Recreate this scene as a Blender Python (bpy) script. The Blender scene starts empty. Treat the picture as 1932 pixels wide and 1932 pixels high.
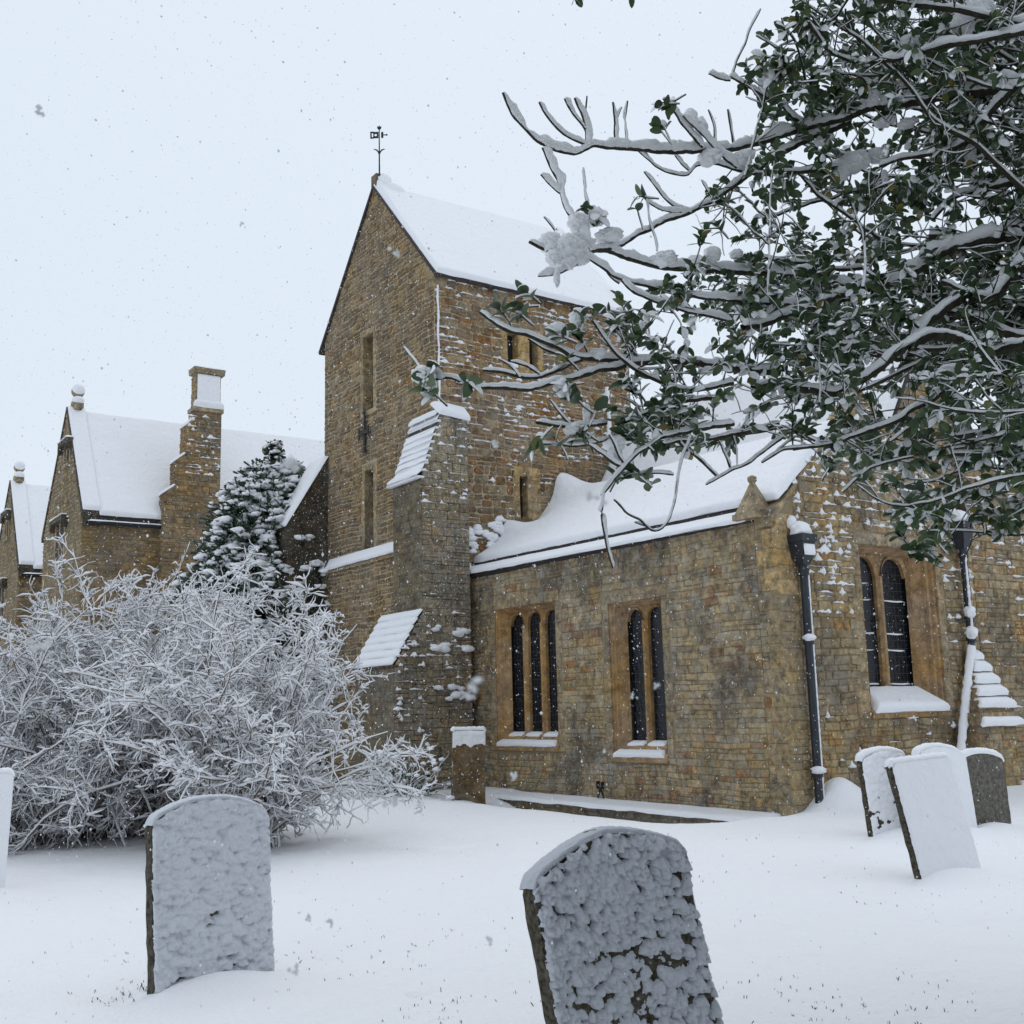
import bpy, math, random
import numpy as np
from mathutils import Vector, Matrix
rng = np.random.default_rng(7)
random.seed(7)
scene = bpy.context.scene
# ------------------------------------------------------------------ camera
CF = np.array([-0.81404, 0.5547, 0.17218]); CF /= np.linalg.norm(CF)
CR = np.array([0.5594, 0.8285, -0.0244]); CR -= CF*(CR@CF); CR /= np.linalg.norm(CR)
CU = np.cross(CR, CF)
FPX = 2149.64
EYE = np.array([0, 0, 1.6])
cam = bpy.data.cameras.new('camera'); co = bpy.data.objects.new('camera', cam)
scene.collection.objects.link(co); scene.camera = co
M = Matrix.Identity(4)
for i in range(3):
    M[i][0] = CR[i]; M[i][1] = CU[i]; M[i][2] = -CF[i]; M[i][3] = EYE[i]
co.matrix_world = M
cam.sensor_width = 36; cam.lens = 36*FPX/1932; cam.clip_end = 2000; cam.clip_start = 0.05
cam.dof.use_dof = True; cam.dof.focus_distance = 11; cam.dof.aperture_fstop = 17
# ------------------------------------------------------------------ light
w = bpy.data.worlds.new('World'); scene.world = w; w.use_nodes = True
nt = w.node_tree; nt.nodes.clear()
sky = nt.nodes.new('ShaderNodeTexSky'); sky.sky_type = 'NISHITA'; sky.sun_disc = False
SUN_EL, SUN_AZ = math.radians(66), math.radians(-45)
sky.sun_elevation = SUN_EL; sky.sun_rotation = SUN_AZ; sky.dust_density = 4
bg1 = nt.nodes.new('ShaderNodeBackground'); bg1.inputs[1].default_value = 0.05*0.16
bg2 = nt.nodes.new('ShaderNodeBackground'); bg2.inputs[0].default_value = (0.72, 0.80, 0.895, 1); bg2.inputs[1].default_value = 1.0
add = nt.nodes.new('ShaderNodeAddShader'); out = nt.nodes.new('ShaderNodeOutputWorld')
nt.links.new(sky.outputs[0], bg1.inputs[0]); nt.links.new(bg1.outputs[0], add.inputs[0])
nt.links.new(bg2.outputs[0], add.inputs[1]); nt.links.new(add.outputs[0], out.inputs[0])
sl = bpy.data.lights.new('sun', 'SUN'); sl.energy = 0.5; sl.angle = math.radians(50); sl.color = (1, .97, .93)
so = bpy.data.objects.new('sun', sl); scene.collection.objects.link(so)
sd = Vector((math.sin(SUN_AZ)*math.cos(SUN_EL), math.cos(SUN_AZ)*math.cos(SUN_EL), math.sin(SUN_EL)))
so.rotation_euler = sd.to_track_quat('Z', 'Y').to_euler(); so.location = (0, 0, 30)
vs = scene.view_settings; vs.view_transform = 'Standard'; vs.look = 'None'; vs.exposure = 0.0; vs.gamma = 1
vs.use_curve_mapping = False
scene.cycles.max_bounces = 5; scene.cycles.diffuse_bounces = 3; scene.cycles.transparent_max_bounces = 4

# ------------------------------------------------------------------ helpers
def tag(o, label=None, cat=None, group=None, kind=None):
    if label: o['label'] = label
    if cat: o['category'] = cat
    if group: o['group'] = group
    if kind: o['kind'] = kind
    return o
def empty(name, loc, label, cat, group=None):
    o = bpy.data.objects.new(name, None); scene.collection.objects.link(o); o.location = loc
    return tag(o, label, cat, group)
def wloc(o):
    v = Vector((0, 0, 0))
    while o is not None:
        v += o.location; o = o.parent
    return v
class MB:
    """collects faces; part objects keep world coordinates in their mesh"""
    def __init__(s): s.v = []; s.f = []; s.m = []; s.n = 0
    def add(s, verts, faces, mi=0):
        verts = np.asarray(verts, float).reshape(-1, 3)
        s.v.append(verts); n = s.n
        s.f.extend([[i+n for i in f] for f in faces]); s.m.extend([mi]*len(faces)); s.n += len(verts)
    def add_grid(s, P, mi=0, closed=False):
        a, b = P.shape[:2]
        idx = np.arange(a*b).reshape(a, b)
        if closed: idx = np.concatenate([idx, idx[:, :1]], 1)
        q = np.stack([idx[:-1, :-1], idx[1:, :-1], idx[1:, 1:], idx[:-1, 1:]], -1).reshape(-1, 4)+s.n
        s.v.append(P.reshape(-1, 3)); s.f.extend(q.tolist()); s.m.extend([mi]*len(q)); s.n += a*b
    def box(s, a, b, mi=0):
        x0, y0, z0 = a; x1, y1, z1 = b
        s.add([(x0,y0,z0),(x1,y0,z0),(x1,y1,z0),(x0,y1,z0),(x0,y0,z1),(x1,y0,z1),(x1,y1,z1),(x0,y1,z1)],
              [(0,3,2,1),(4,5,6,7),(0,1,5,4),(1,2,6,5),(2,3,7,6),(3,0,4,7)], mi)
    def prism(s, poly, d, mi=0):
        """poly: list of 3D points, d: extrusion vector"""
        P = np.array(poly, float); n = len(P); d = np.array(d, float)
        s.add(np.vstack([P, P+d]), [list(range(n))[::-1], list(range(n, 2*n))]+[[i, (i+1) % n, n+(i+1) % n, n+i] for i in range(n)], mi)
    def build(s, name, mats, parent=None, smooth=False):
        me = bpy.data.meshes.new(name)
        V = np.vstack(s.v) if s.v else np.zeros((0, 3))
        o = bpy.data.objects.new(name, me); scene.collection.objects.link(o)
        if parent is not None:
            V = V-np.array(wloc(parent)); o.parent = parent
        me.from_pydata(V.tolist(), [], s.f)
        if not isinstance(mats, (list, tuple)): mats = [mats]
        for m in mats: me.materials.append(m)
        if len(mats) > 1: me.polygons.foreach_set('material_index', s.m)
        if smooth: me.polygons.foreach_set('use_smooth', [True]*len(me.polygons))
        me.update(); return o
def hsh(i, j, k=0):
    n = (i*374761393+j*668265263+k*2147483647+1013) & 0xffffffff
    n = ((n ^ (n >> 13))*1274126177) & 0xffffffff
    return ((n ^ (n >> 16)) & 0xffff)/65535.0
def vnoise(x, y, k=0):
    x = np.asarray(x, float); y = np.asarray(y, float)
    i = np.floor(x).astype(np.int64); j = np.floor(y).astype(np.int64)
    u = x-i; v = y-j; u = u*u*(3-2*u); v = v*v*(3-2*v)
    return (hsh(i, j, k)*(1-u)+hsh(i+1, j, k)*u)*(1-v)+(hsh(i, j+1, k)*(1-u)+hsh(i+1, j+1, k)*u)*v
def fbm(x, y, o=3, k=0):
    r = 0; a = .5
    for q in range(o): r = r+a*(vnoise(x, y, k+q)-.5); x = x*2.03+3.1; y = y*2.03+1.7; a *= .5
    return r
def ray(px, py): return CF+CR*(px-966)/FPX-CU*(py-966)/FPX
def at(px, py, d): return EYE+ray(px, py)*d
def projn(P):
    d = np.asarray(P)-EYE; z = d@CF
    return 966+FPX*(d@CR)/z, 966-FPX*(d@CU)/z
# ------------------------------------------------------------------ materials
def newmat(name):
    m = bpy.data.materials.new(name); m.use_nodes = True; t = m.node_tree
    return m, t, t.nodes['Principled BSDF']
def N(t, typ, **kw):
    n = t.nodes.new('ShaderNode'+typ)
    for k, v in kw.items(): setattr(n, k, v)
    return n
def mixc(t, fac, a, b, mode='MIX'):
    n = N(t, 'Mix', data_type='RGBA', blend_type=mode)
    for s, v in ((n.inputs[0], fac), (n.inputs[6], a), (n.inputs[7], b)):
        if hasattr(v, 'is_linked') or hasattr(v, 'node'): t.links.new(v, s)
        else: s.default_value = v if not isinstance(v, tuple) else (*v, 1)
    return n.outputs[2]
def noise(t, vec, scale, detail=3, rough=.55):
    n = N(t, 'TexNoise'); n.inputs['Scale'].default_value = scale; n.inputs['Detail'].default_value = detail
    n.inputs['Roughness'].default_value = rough; t.links.new(vec, n.inputs['Vector']); return n.outputs[0]
def ramp(t, fac, stops, const=False):
    n = N(t, 'ValToRGB'); r = n.color_ramp
    if const: r.interpolation = 'CONSTANT'
    while len(r.elements) < len(stops): r.elements.new(.5)
    for e, (p, c) in zip(r.elements, stops):
        e.position = p; e.color = (c, c, c, 1) if not isinstance(c, tuple) else (*c, 1)
    t.links.new(fac, n.inputs[0]); return n.outputs[0]
def objco(t): return N(t, 'TexCoord').outputs['Object']
def scaled(t, vec, s):
    n = N(t, 'Mapping'); n.inputs['Scale'].default_value = s; t.links.new(vec, n.inputs[0]); return n.outputs[0]
def bump(t, b, h, dist, strength=1):
    n = N(t, 'Bump'); n.inputs['Strength'].default_value = strength; n.inputs['Distance'].default_value = dist
    t.links.new(h, n.inputs['Height']); t.links.new(n.outputs[0], b.inputs['Normal'])
def stone_mat(name, cols, lichen=.3, dark=.3, frost=0., lcol=(.24, .235, .20), scale=1.):
    m, t, b = newmat(name); co_ = objco(t)
    isl = N(t, 'NewGeometry').outputs['Random Per Island']
    k = len(cols); cols = [(c_[0]*1.06, c_[1]*.98, c_[2]*.82) for c_ in cols]
    c = ramp(t, isl, [(i/k, cols[i]) for i in range(k)], True)
    n1 = noise(t, co_, 9*scale, 5, .65)
    c = mixc(t, .75, c, ramp(t, n1, [(.25, (.5, .5, .5)), (.75, (1.25, 1.2, 1.12))]), 'MULTIPLY')
    # soft dark weathering streaks
    n2 = noise(t, scaled(t, co_, (1, 1, .55)), 1.1, 5, .7)
    c = mixc(t, ramp(t, n2, [(.45, 0.), (.60, dark)]), c, (.105, .09, .07))
    n6 = noise(t, co_, 4.5, 8, .8)
    c = mixc(t, 1.0, c, ramp(t, n6, [(.34, (.42, .41, .39)), (.48, (1, 1, 1)), (.66, (1.5, 1.46, 1.38))]), 'MULTIPLY')
    n3 = noise(t, co_, 3.2, 6, .75)
    c = mixc(t, ramp(t, n3, [(.50, 0.), (.64, lichen)]), c, lcol)
    n4 = noise(t, co_, 38, 3, .7)
    c = mixc(t, ramp(t, n4, [(.60, 0.), (.68, lichen*.8)]), c, (.42, .41, .37))
    if frost:
        n5 = noise(t, co_, 17, 5, .8)
        c = mixc(t, ramp(t, n5, [(.62-frost*.12, 0.), (.64-frost*.12, .85)]), c, (.82, .84, .87))
    hs = N(t, 'HueSaturation'); hs.inputs['Saturation'].default_value = .78; hs.inputs['Value'].default_value = 1.06; t.links.new(c, hs.inputs['Color'])
    c = mixc(t, ramp(t, noise(t, co_, .75, 4, .6), [(.42, 0.), (.62, 1.)]), c, hs.outputs[0])
    t.links.new(c, b.inputs['Base Color']); b.inputs['Roughness'].default_value = .92
    b.inputs['Specular IOR Level'].default_value = .2
    bump(t, b, noise(t, co_, 30, 6, .7), .02, .9)
    return m
def plain(name, col, rough=.8, bs=None, bd=.01, var=None, spec=.3, metal=0):
    m, t, b = newmat(name); co_ = objco(t)
    b.inputs['Base Color'].default_value = (*col, 1); b.inputs['Roughness'].default_value = rough
    b.inputs['Specular IOR Level'].default_value = spec; b.inputs['Metallic'].default_value = metal
    if var: t.links.new(mixc(t, ramp(t, noise(t, co_, var[0], 5, .7), [(.35, 0.), (.65, 1.)]), col, var[1]), b.inputs['Base Color'])
    if bs: bump(t, b, noise(t, co_, bs, 4, .6), bd)
    return m
def snow_mat(name, s1=6, d1=.03, s2=60, d2=.006, col=(.86, .865, .885)):
    m, t, b = newmat(name); co_ = objco(t)
    b.inputs['Base Color'].default_value = (*col, 1); b.inputs['Roughness'].default_value = .7
    b.inputs['Specular IOR Level'].default_value = .25
    a = noise(t, co_, s1, 3, .5); c = noise(t, co_, s2, 3, .6)
    mm = N(t, 'Math', operation='MULTIPLY_ADD'); t.links.new(c, mm.inputs[0]); mm.inputs[1].default_value = d2/d1; t.links.new(a, mm.inputs[2])
    bump(t, b, mm.outputs[0], d1)
    return m
SNOW = snow_mat('snow_soft')
SNOWG = snow_mat('snow_ground', 1.3, .07, 26, .013)
SNOW_SHADE = snow_mat('shaded_snow_crust', 14, .012, 70, .008, (.50, .52, .56))  # shade of the headstone face put into a greyer snow colour
SNOW_SHADE2 = snow_mat('shaded_snow_layer', 14, .012, 70, .008, (.64, .66, .70))  # same painted-in face shade, a little lighter
SNOWR = snow_mat('snow_rough', 14, .012, 80, .006)
T_SIDE = stone_mat('tower_side_stone', [(.22,.115,.05),(.25,.145,.06),(.18,.11,.055),(.27,.185,.095),(.24,.20,.14),(.26,.145,.06),(.31,.25,.165),(.20,.145,.09),(.29,.19,.095)], .5, .4)
T_GAB = stone_mat('tower_gable_stone', [(.22,.145,.07),(.27,.19,.095),(.18,.125,.07),(.25,.205,.125),(.20,.135,.065),(.15,.12,.085),(.29,.23,.14),(.23,.175,.10)], .35, .6)
MORT_T = plain('pale_mortar', (.46, .36, .23), .95, 60, .006, (2.5, (.34, .28, .19)), .1)
A_FRONT = stone_mat('aisle_front_stone', [(.34,.275,.165),(.38,.285,.15),(.30,.255,.17),(.36,.26,.13),(.33,.29,.21),(.40,.32,.19),(.27,.23,.165),(.29,.165,.08),(.37,.315,.22),(.33,.265,.165),(.32,.25,.14)], .7, .85, 0, (.36,.35,.30), 1.)
MORT_A = plain('brown_mortar', (.33, .26, .16), .95, 60, .006, (2.5, (.22, .18, .12)), .1)
A_END = stone_mat('end_wall_stone', [(.34,.26,.15),(.37,.285,.16),(.29,.23,.145),(.33,.215,.10),(.35,.30,.21),(.26,.21,.14)], .5, .6, 0)
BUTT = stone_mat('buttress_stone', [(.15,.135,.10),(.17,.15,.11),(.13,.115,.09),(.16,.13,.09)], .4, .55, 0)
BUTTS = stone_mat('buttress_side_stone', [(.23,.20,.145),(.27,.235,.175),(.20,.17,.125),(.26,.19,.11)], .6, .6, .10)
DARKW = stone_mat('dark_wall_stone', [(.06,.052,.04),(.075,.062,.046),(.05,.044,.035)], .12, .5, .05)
DRESS = stone_mat('dressed_ochre_stone', [(.42,.31,.155),(.38,.27,.13),(.43,.33,.19),(.37,.28,.16)], .3, .3)
DRESSG = stone_mat('dressed_grey_stone', [(.33,.27,.18),(.35,.28,.17),(.29,.25,.18)], .45, .45)
ORANGE = stone_mat('orange_limestone', [(.40,.26,.12),(.36,.235,.115)], .12, .3, 0, scale=.6)
H_GAB = stone_mat('house_gable_stone', [(.25,.21,.14),(.28,.235,.155),(.21,.18,.125),(.26,.20,.12)], .35, .4)
H_SIDE = stone_mat('house_side_stone', [(.24,.175,.095),(.28,.20,.10),(.21,.155,.09),(.30,.205,.095),(.20,.165,.115)], .3, .5)
SLATE = plain('dark_slate', (.035, .032, .034), .8, 20, .01, (6, (.06, .05, .045)))
IRON = plain('painted_iron', (.010, .013, .020), .5, 30, .003, (8, (.025, .03, .038)), .5)
BLACKI = plain('black_iron', (.012, .012, .014), .6, 30, .003, None, .4)
GRAVE = plain('lichened_headstone', (.028, .022, .015), .95, 22, .02, (34, (.12, .11, .085)), .1)
GRAVE2 = plain('dark_headstone', (.04, .034, .026), .95, 25, .02, (30, (.13, .12, .095)), .1)
BARK = plain('wet_bark', (.028, .021, .016), .8, 45, .02, (20, (.055, .058, .032)), .3)
TWIG = plain('shrub_twig', (.12, .085, .06), .8, None, 0, (9, (.19, .145, .11)), .2)
LEAFM, t_, b_ = newmat('evergreen_leaf')
c_ = ramp(t_, N(t_, 'NewGeometry').outputs['Random Per Island'], [(0, (.026, .055, .023)), (.35, (.042, .082, .030)), (.7, (.06, .10, .038)), (.96, (.09, .13, .05)), (.985, (.20, .17, .03))])
t_.links.new(c_, b_.inputs['Base Color']); b_.inputs['Roughness'].default_value = .38; b_.inputs['Specular IOR Level'].default_value = .45
NEEDLE = plain('conifer_green', (.030, .050, .030), .7, None, 0, (12, (.06, .085, .055)), .3)
GRASSM = plain('grass_blade', (.06, .07, .045), .8)
GLASS, t_, b_ = newmat('leaded_glass'); co_ = objco(t_)
sp = N(t_, 'SeparateXYZ'); t_.links.new(co_, sp.inputs[0])
def lines(inp, per, wd):
    a = N(t_, 'Math', operation='DIVIDE'); t_.links.new(inp, a.inputs[0]); a.inputs[1].default_value = per
    f = N(t_, 'Math', operation='FRACT'); t_.links.new(a.outputs[0], f.inputs[0])
    l = N(t_, 'Math', operation='LESS_THAN'); t_.links.new(f.outputs[0], l.inputs[0]); l.inputs[1].default_value = wd; return l.outputs[0]
sxy = N(t_, 'Math', operation='ADD'); t_.links.new(sp.outputs[0], sxy.inputs[0]); t_.links.new(sp.outputs[1], sxy.inputs[1])
mx = N(t_, 'Math', operation='MAXIMUM'); t_.links.new(lines(sxy.outputs[0], .105, .11), mx.inputs[0]); t_.links.new(lines(sp.outputs[2], .15, .08), mx.inputs[1])
pane = mixc(t_, noise(t_, scaled(t_, co_, (9, 9, 6)), 1.0, 1), (.002, .003, .005), (.018, .02, .026))
t_.links.new(mixc(t_, mx.outputs[0], pane, (.035, .038, .042)), b_.inputs['Base Color'])
rr = N(t_, 'Math', operation='MULTIPLY_ADD'); t_.links.new(mx.outputs[0], rr.inputs[0]); rr.inputs[1].default_value = .5; rr.inputs[2].default_value = .22
t_.links.new(rr.outputs[0], b_.inputs['Roughness']); b_.inputs['Specular IOR Level'].default_value = .25
bump(t_, b_, noise(t_, co_, 9, 2), .02)

# ------------------------------------------------------------------ geometry tools
def clip_poly(P, hp):
    """clip convex polygon (s,z) by half-planes a*s+b*z<=c"""
    for a, b, c in hp:
        Q = []
        for i in range(len(P)):
            p, q = P[i], P[(i+1) % len(P)]
            dp = a*p[0]+b*p[1]-c; dq = a*q[0]+b*q[1]-c
            if dp <= 0: Q.append(p)
            if (dp < 0 < dq) or (dq < 0 < dp):
                k = dp/(dp-dq); Q.append((p[0]+k*(q[0]-p[0]), p[1]+k*(q[1]-p[1])))
        P = Q
        if len(P) < 3: return []
    return P
def area(P): return abs(sum(P[i][0]*P[(i+1) % len(P)][1]-P[(i+1) % len(P)][0]*P[i][1] for i in range(len(P))))/2
def stones(mb, O, S, Nn, s0, s1, z0, z1, holes=(), hp=(), ch=(.10, .17), ln=(.18, .42), gap=.012, proud=.022, seed=1, mi=0, jit=.006, big=None, ledge=None, rnd=.35, wav=0.):
    """coursed rubble facing: every stone is its own low block, ledge: list receiving (s0,s1,z) of upper edges"""
    R = random.Random(seed); O = np.array(O, float); S = np.array(S, float); Nn = np.array(Nn, float); Z = np.array([0, 0, 1.])
    edgef = lambda a_: min(1., max(0., min(a_-s0, s1-a_))/.3)*(0 if any(h_[0]-.25 < a_ < h_[1]+.25 for h_ in holes) and wav < .02 else 1)
    z = z0
    while z < z1-.02:
        h = min(R.uniform(*ch), z1-z)
        if z1-z-h < .05: h = z1-z
        zc = z+h/2
        ints = [(s0, s1)]
        for (a, b, c, d) in holes:
            if c-.02 < zc < d+.02:
                ni = []
                for (p, q) in ints:
                    if b <= p or a >= q: ni.append((p, q)); continue
                    if a > p: ni.append((p, a))
                    if b < q: ni.append((b, q))
                ints = ni
        for (p, q) in ints:
            s = p
            while s < q-.01:
                l = min(R.uniform(*ln), q-s)
                if q-s-l < ln[0]*.5: l = q-s
                hh = h; zz = z
                e = s+l
                # occasional jumper split into two thin stones
                parts = [(z, z+h)]
                if h > .13 and R.random() < .22: parts = [(z, z+h*.5), (z+h*.5, z+h)]
                for (za, zb) in parts:
                    if za <= z0+1e-6: za = za-.0
                    g = gap/2
                    j = lambda: R.uniform(-jit, jit)
                    P = [(s+g+j(), za+g+j()), (e-g+j(), za+g+j()), (e-g+j(), zb-g+j()), (s+g+j(), zb-g+j())]
                    if rnd:
                        c_ = min(.45*(zb-za), .45*l)*rnd; q_ = lambda: c_*R.uniform(.25, 1); (x0_, y0_), (x1_, y1_), (x2_, y2_), (x3_, y3_) = P
                        P = [(x0_+q_(), y0_), (x1_-q_(), y1_), (x1_, y1_+q_()), (x2_, y2_-q_()), (x2_-q_(), y2_), (x3_+q_(), y3_), (x3_, y3_-q_()), (x0_, y0_+q_())]
                    if wav: P = [(a_+wav*.8*(math.sin(a_*1.3+b_*2.1)+math.sin(b_*3.7-a_*.9))*.5*edgef(a_), b_+wav*(math.sin(a_*1.9+b_*.7)+.6*math.sin(a_*4.3+b_*1.6+1)+.4*math.sin(a_*9.1+2*b_))*.5*edgef(a_)) for a_, b_ in P]
                    if hp: P = clip_poly(P, hp)
                    if len(P) < 3 or area(P) < .0015: continue
                    n = len(P); A = np.array(P); cen = A.mean(0)
                    pr = proud*R.uniform(.4, 1.25); wob = R.uniform(-.3, .3)
                    r = min(.018, .16*(zb-za)); sz = np.maximum(np.ptp(A, axis=0), .03)
                    I = cen+(A-cen)*(1-2*r/sz)
                    def W(Q, nn): return O+Q[:, :1]*S+Q[:, 1:2]*Z+np.atleast_1d(nn)[:, None]*Nn
                    tilt = (I[:, 1]-cen[1])/sz[1]*pr*wob
                    V = np.vstack([W(A, np.full(n, -.015)), W(A, np.full(n, pr*.55)), W(I, pr+tilt)])
                    F = [[i, (i+1) % n, n+(i+1) % n, n+i] for i in range(n)]+[[n+i, n+(i+1) % n, 2*n+(i+1) % n, 2*n+i] for i in range(n)]+[[2*n+i for i in range(n)]]
                    mb.add(V, F, mi)
                    if ledge is not None: ledge.append((min(q_[0] for q_ in P), max(q_[0] for q_ in P), max(q_[1] for q_ in P), pr))
                s = e
        z += h
def backing(mb, O, S, Nn, s0, s1, z0, z1, holes=(), hp=(), mi=1, n=0.):
    O = np.array(O, float); S = np.array(S, float); Nn = np.array(Nn, float); Z = np.array([0, 0, 1.])
    ss = sorted({s0, s1, *[h[0] for h in holes], *[h[1] for h in holes]}); zs = sorted({z0, z1, *[h[2] for h in holes], *[h[3] for h in holes]})
    for a, b in zip(ss[:-1], ss[1:]):
        for c, d in zip(zs[:-1], zs[1:]):
            m = ((a+b)/2, (c+d)/2)
            if any(h[0] < m[0] < h[1] and h[2] < m[1] < h[3] for h in holes): continue
            P = clip_poly([(a, c), (b, c), (b, d), (a, d)], hp) if hp else [(a, c), (b, c), (b, d), (a, d)]
            if len(P) < 3: continue
            mb.add([O+S*p[0]+Z*p[1]+Nn*n for p in P], [list(range(len(P)))], mi)
def ledge_snow(mb, O, S, Nn, ledges, pf, seed=3, hmax=.07, d=.045):
    """little drifts of snow lying on the upper edges of single stones"""
    R = random.Random(seed); O = np.array(O, float); S = np.array(S, float); Nn = np.array(Nn, float); Z = np.array([0, 0, 1.])
    for (a, b, z, pr) in ledges:
        if R.random() > pf((a+b)/2, z): continue
        L = b-a; f = R.uniform(.35, 1.25); l = L*f; st = a+R.uniform(-.1*L, max(.001, L-l)); k = 12
        hm = R.uniform(.15, 1)**1.3*hmax; pk = R.uniform(.05, .95); pk2 = R.random(); rows = []; jg = 0
        for i in range(k+1):
            u = i/k; jg = .5*jg+R.uniform(-.5, .5); e_ = min(1, 5*u+.05, 5*(1-u)+.05)
            hgt = hm*max(.12, .25+.8*math.exp(-((u-pk)/.16)**2)+.4*math.exp(-((u-pk2)/.1)**2)+.45*jg)*e_; dd = d*R.uniform(.5, 1)*min(1, 3*u+.2, 3*(1-u)+.2)+pr*.4
            c = O+S*(st+l*u)+Z*(z-.014+R.uniform(-.006, .006))
            rows.append([c-Nn*.01+Z*hgt, c+Nn*dd*.45+Z*hgt*.8, c+Nn*dd+Z*hgt*.3, c+Nn*dd*.95-Z*hgt*.18*R.random(), c+Nn*dd*.3-Z*hgt*.5*R.random()])
        mb.add_grid(np.array(rows))
def snow_quad(mb, A, B, C, D, t=.12, nu=60, nv=24, edge=.12, amp=.03, seed=0, side=.0, drift=None):
    """A,B lower edge; D,C upper edge. thick snow blanket with rounded borders"""
    A, B, C, D = [np.array(q, float) for q in (A, B, C, D)]
    u = np.linspace(0, 1, nu); v = np.linspace(0, 1, nv)
    u = .5-.5*np.cos(u*np.pi)*np.abs(np.cos(u*np.pi))**0.0 if False else u
    # concentrate samples at the borders
    u = u+.0; e = .5-.5*np.cos(np.pi*u); u = .5*u+.5*e; e = .5-.5*np.cos(np.pi*v); v = .4*v+.6*e
    U, V = np.meshgrid(u, v, indexing='ij')
    P = (A*(1-U[..., None])+B*U[..., None])*(1-V[..., None])+(D*(1-U[..., None])+C*U[..., None])*V[..., None]
    n = np.cross(B-A, D-A); n /= np.linalg.norm(n)
    if n[2] < 0: n = -n
    Lu = np.linalg.norm(B-A); Lv = np.linalg.norm(D-A)
    du = np.minimum(U, 1-U)*Lu; dv = np.minimum(V, 1-V)*Lv; dd = np.minimum(du, dv)
    f = np.clip(dd/edge, 0, 1); f = np.sqrt(1-(1-f)**2)
    h = t*f+amp*fbm(U*Lu*1.1+seed, V*Lv*1.1, 3, seed)*f+.012*fbm(U*Lu*9, V*Lv*9, 2, seed)*f
    if drift is not None: h = h+drift(U, V)*f
    # wavering outline
    wob = .05*fbm(U*Lu*2.3+9, V*Lv*2.3, 3, seed+5)
    P = P+n*h[..., None]
    ctr = (A+B+C+D)/4
    edgev = ((dd <= 1e-6)[..., None])
    P = P+np.where(edgev, (np.array([0, 0, 1.])*wob[..., None]), 0)
    mb.add_grid(P)
    # underside so that it is a closed blanket
    Q = np.array([A, B, C, D])-n*.004
    mb.add(Q, [[0, 1, 2, 3]])
def blob(mb, c, r, seed=0, sub=3, amp=.35, mi=0, squash=(1, 1, 1), fq=2.2):
    import bmesh
    bm = bmesh.new(); bmesh.ops.create_icosphere(bm, subdivisions=sub, radius=1)
    V = np.array([v.co[:] for v in bm.verts]); F = [[v.index for v in f.verts] for f in bm.faces]; bm.free()
    n = fbm(V[:, 0]*fq+seed, V[:, 1]*fq+V[:, 2]*1.7*fq, 3, seed)+fbm(V[:, 2]*fq+seed*2, V[:, 1]*fq-V[:, 0]*fq, 3, seed+3)
    V = V*(1+amp*2*n[:, None])*np.array(squash)*r+np.array(c); mb.add(V, F, mi)
WIND = np.array([.42, -.20, 1.]); WIND /= np.linalg.norm(WIND)
def frames(P):
    T = np.gradient(P, axis=0); T /= np.linalg.norm(T, axis=1)[:, None]+1e-9
    Sd = np.cross(T, WIND); L = np.linalg.norm(Sd, axis=1)[:, None]; Sd = Sd/(L+1e-6)
    Up = np.cross(Sd, T); return T, Sd, Up
def tube(mb, P, r, k=6, mi=0):
    P = np.asarray(P, float); r = np.broadcast_to(r, len(P)); T, Sd, Up = frames(P)
    a = np.linspace(0, 2*np.pi, k, endpoint=False)
    G = P[:, None]+r[:, None, None]*(np.cos(a)[None, :, None]*Sd[:, None]+np.sin(a)[None, :, None]*Up[:, None])
    mb.add_grid(G, mi, True)
def coat(mb, P, r, t, k=6, mi=0, rs=None, rough=.25, vert=.30):
    """snow lying along the windward upper side of a stem"""
    P = np.asarray(P, float); n = len(P); r = np.broadcast_to(r, n); T, Sd, Up = frames(P)
    rs = rs or rng; hz = np.sqrt(np.clip(1-T[:, 2]**2, 0, 1)); t = np.broadcast_to(t, n)*(vert+(1-vert)*hz)*(1+rough*rs.standard_normal(n)*.8).clip(.25, 1.9)
    t = t.copy(); t[0] *= .35; t[-1] *= .4
    a = np.linspace(0, 2*np.pi, k, endpoint=False); la = r*(.82+.12*rs.random(n))+t*.20; vb = r*.18+t*.5
    C = P+Up*(r*.62+t*.42)[:, None]
    G = C[:, None]+(la[:, None, None]*np.cos(a)[None, :, None]*Sd[:, None]+vb[:, None, None]*np.sin(a)[None, :, None]*Up[:, None])
    if k >= 8: G = C[:, None]+(G-C[:, None])*(1+.11*rs.standard_normal((n, k, 1))).clip(.7, 1.35)
    mb.add_grid(G, mi, True)
    mb.add(np.vstack([G[0], C[:1]]), [[(i+1) % k, i, k] for i in range(k)], mi); mb.add(np.vstack([G[-1], C[-1:]]), [[i, (i+1) % k, k] for i in range(k)], mi)
def resample(P, step):
    P = np.asarray(P, float); d = np.r_[0, np.cumsum(np.linalg.norm(np.diff(P, axis=0), axis=1))]
    n = max(3, int(d[-1]/step)+1); s = np.linspace(0, d[-1], n)
    Q = np.stack([np.interp(s, d, P[:, i]) for i in range(3)], 1)
    for _ in range(2): Q[1:-1] = (Q[:-2]+2*Q[1:-1]+Q[2:])/4
    return Q
Z3 = np.array([0, 0, 1.])
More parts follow.
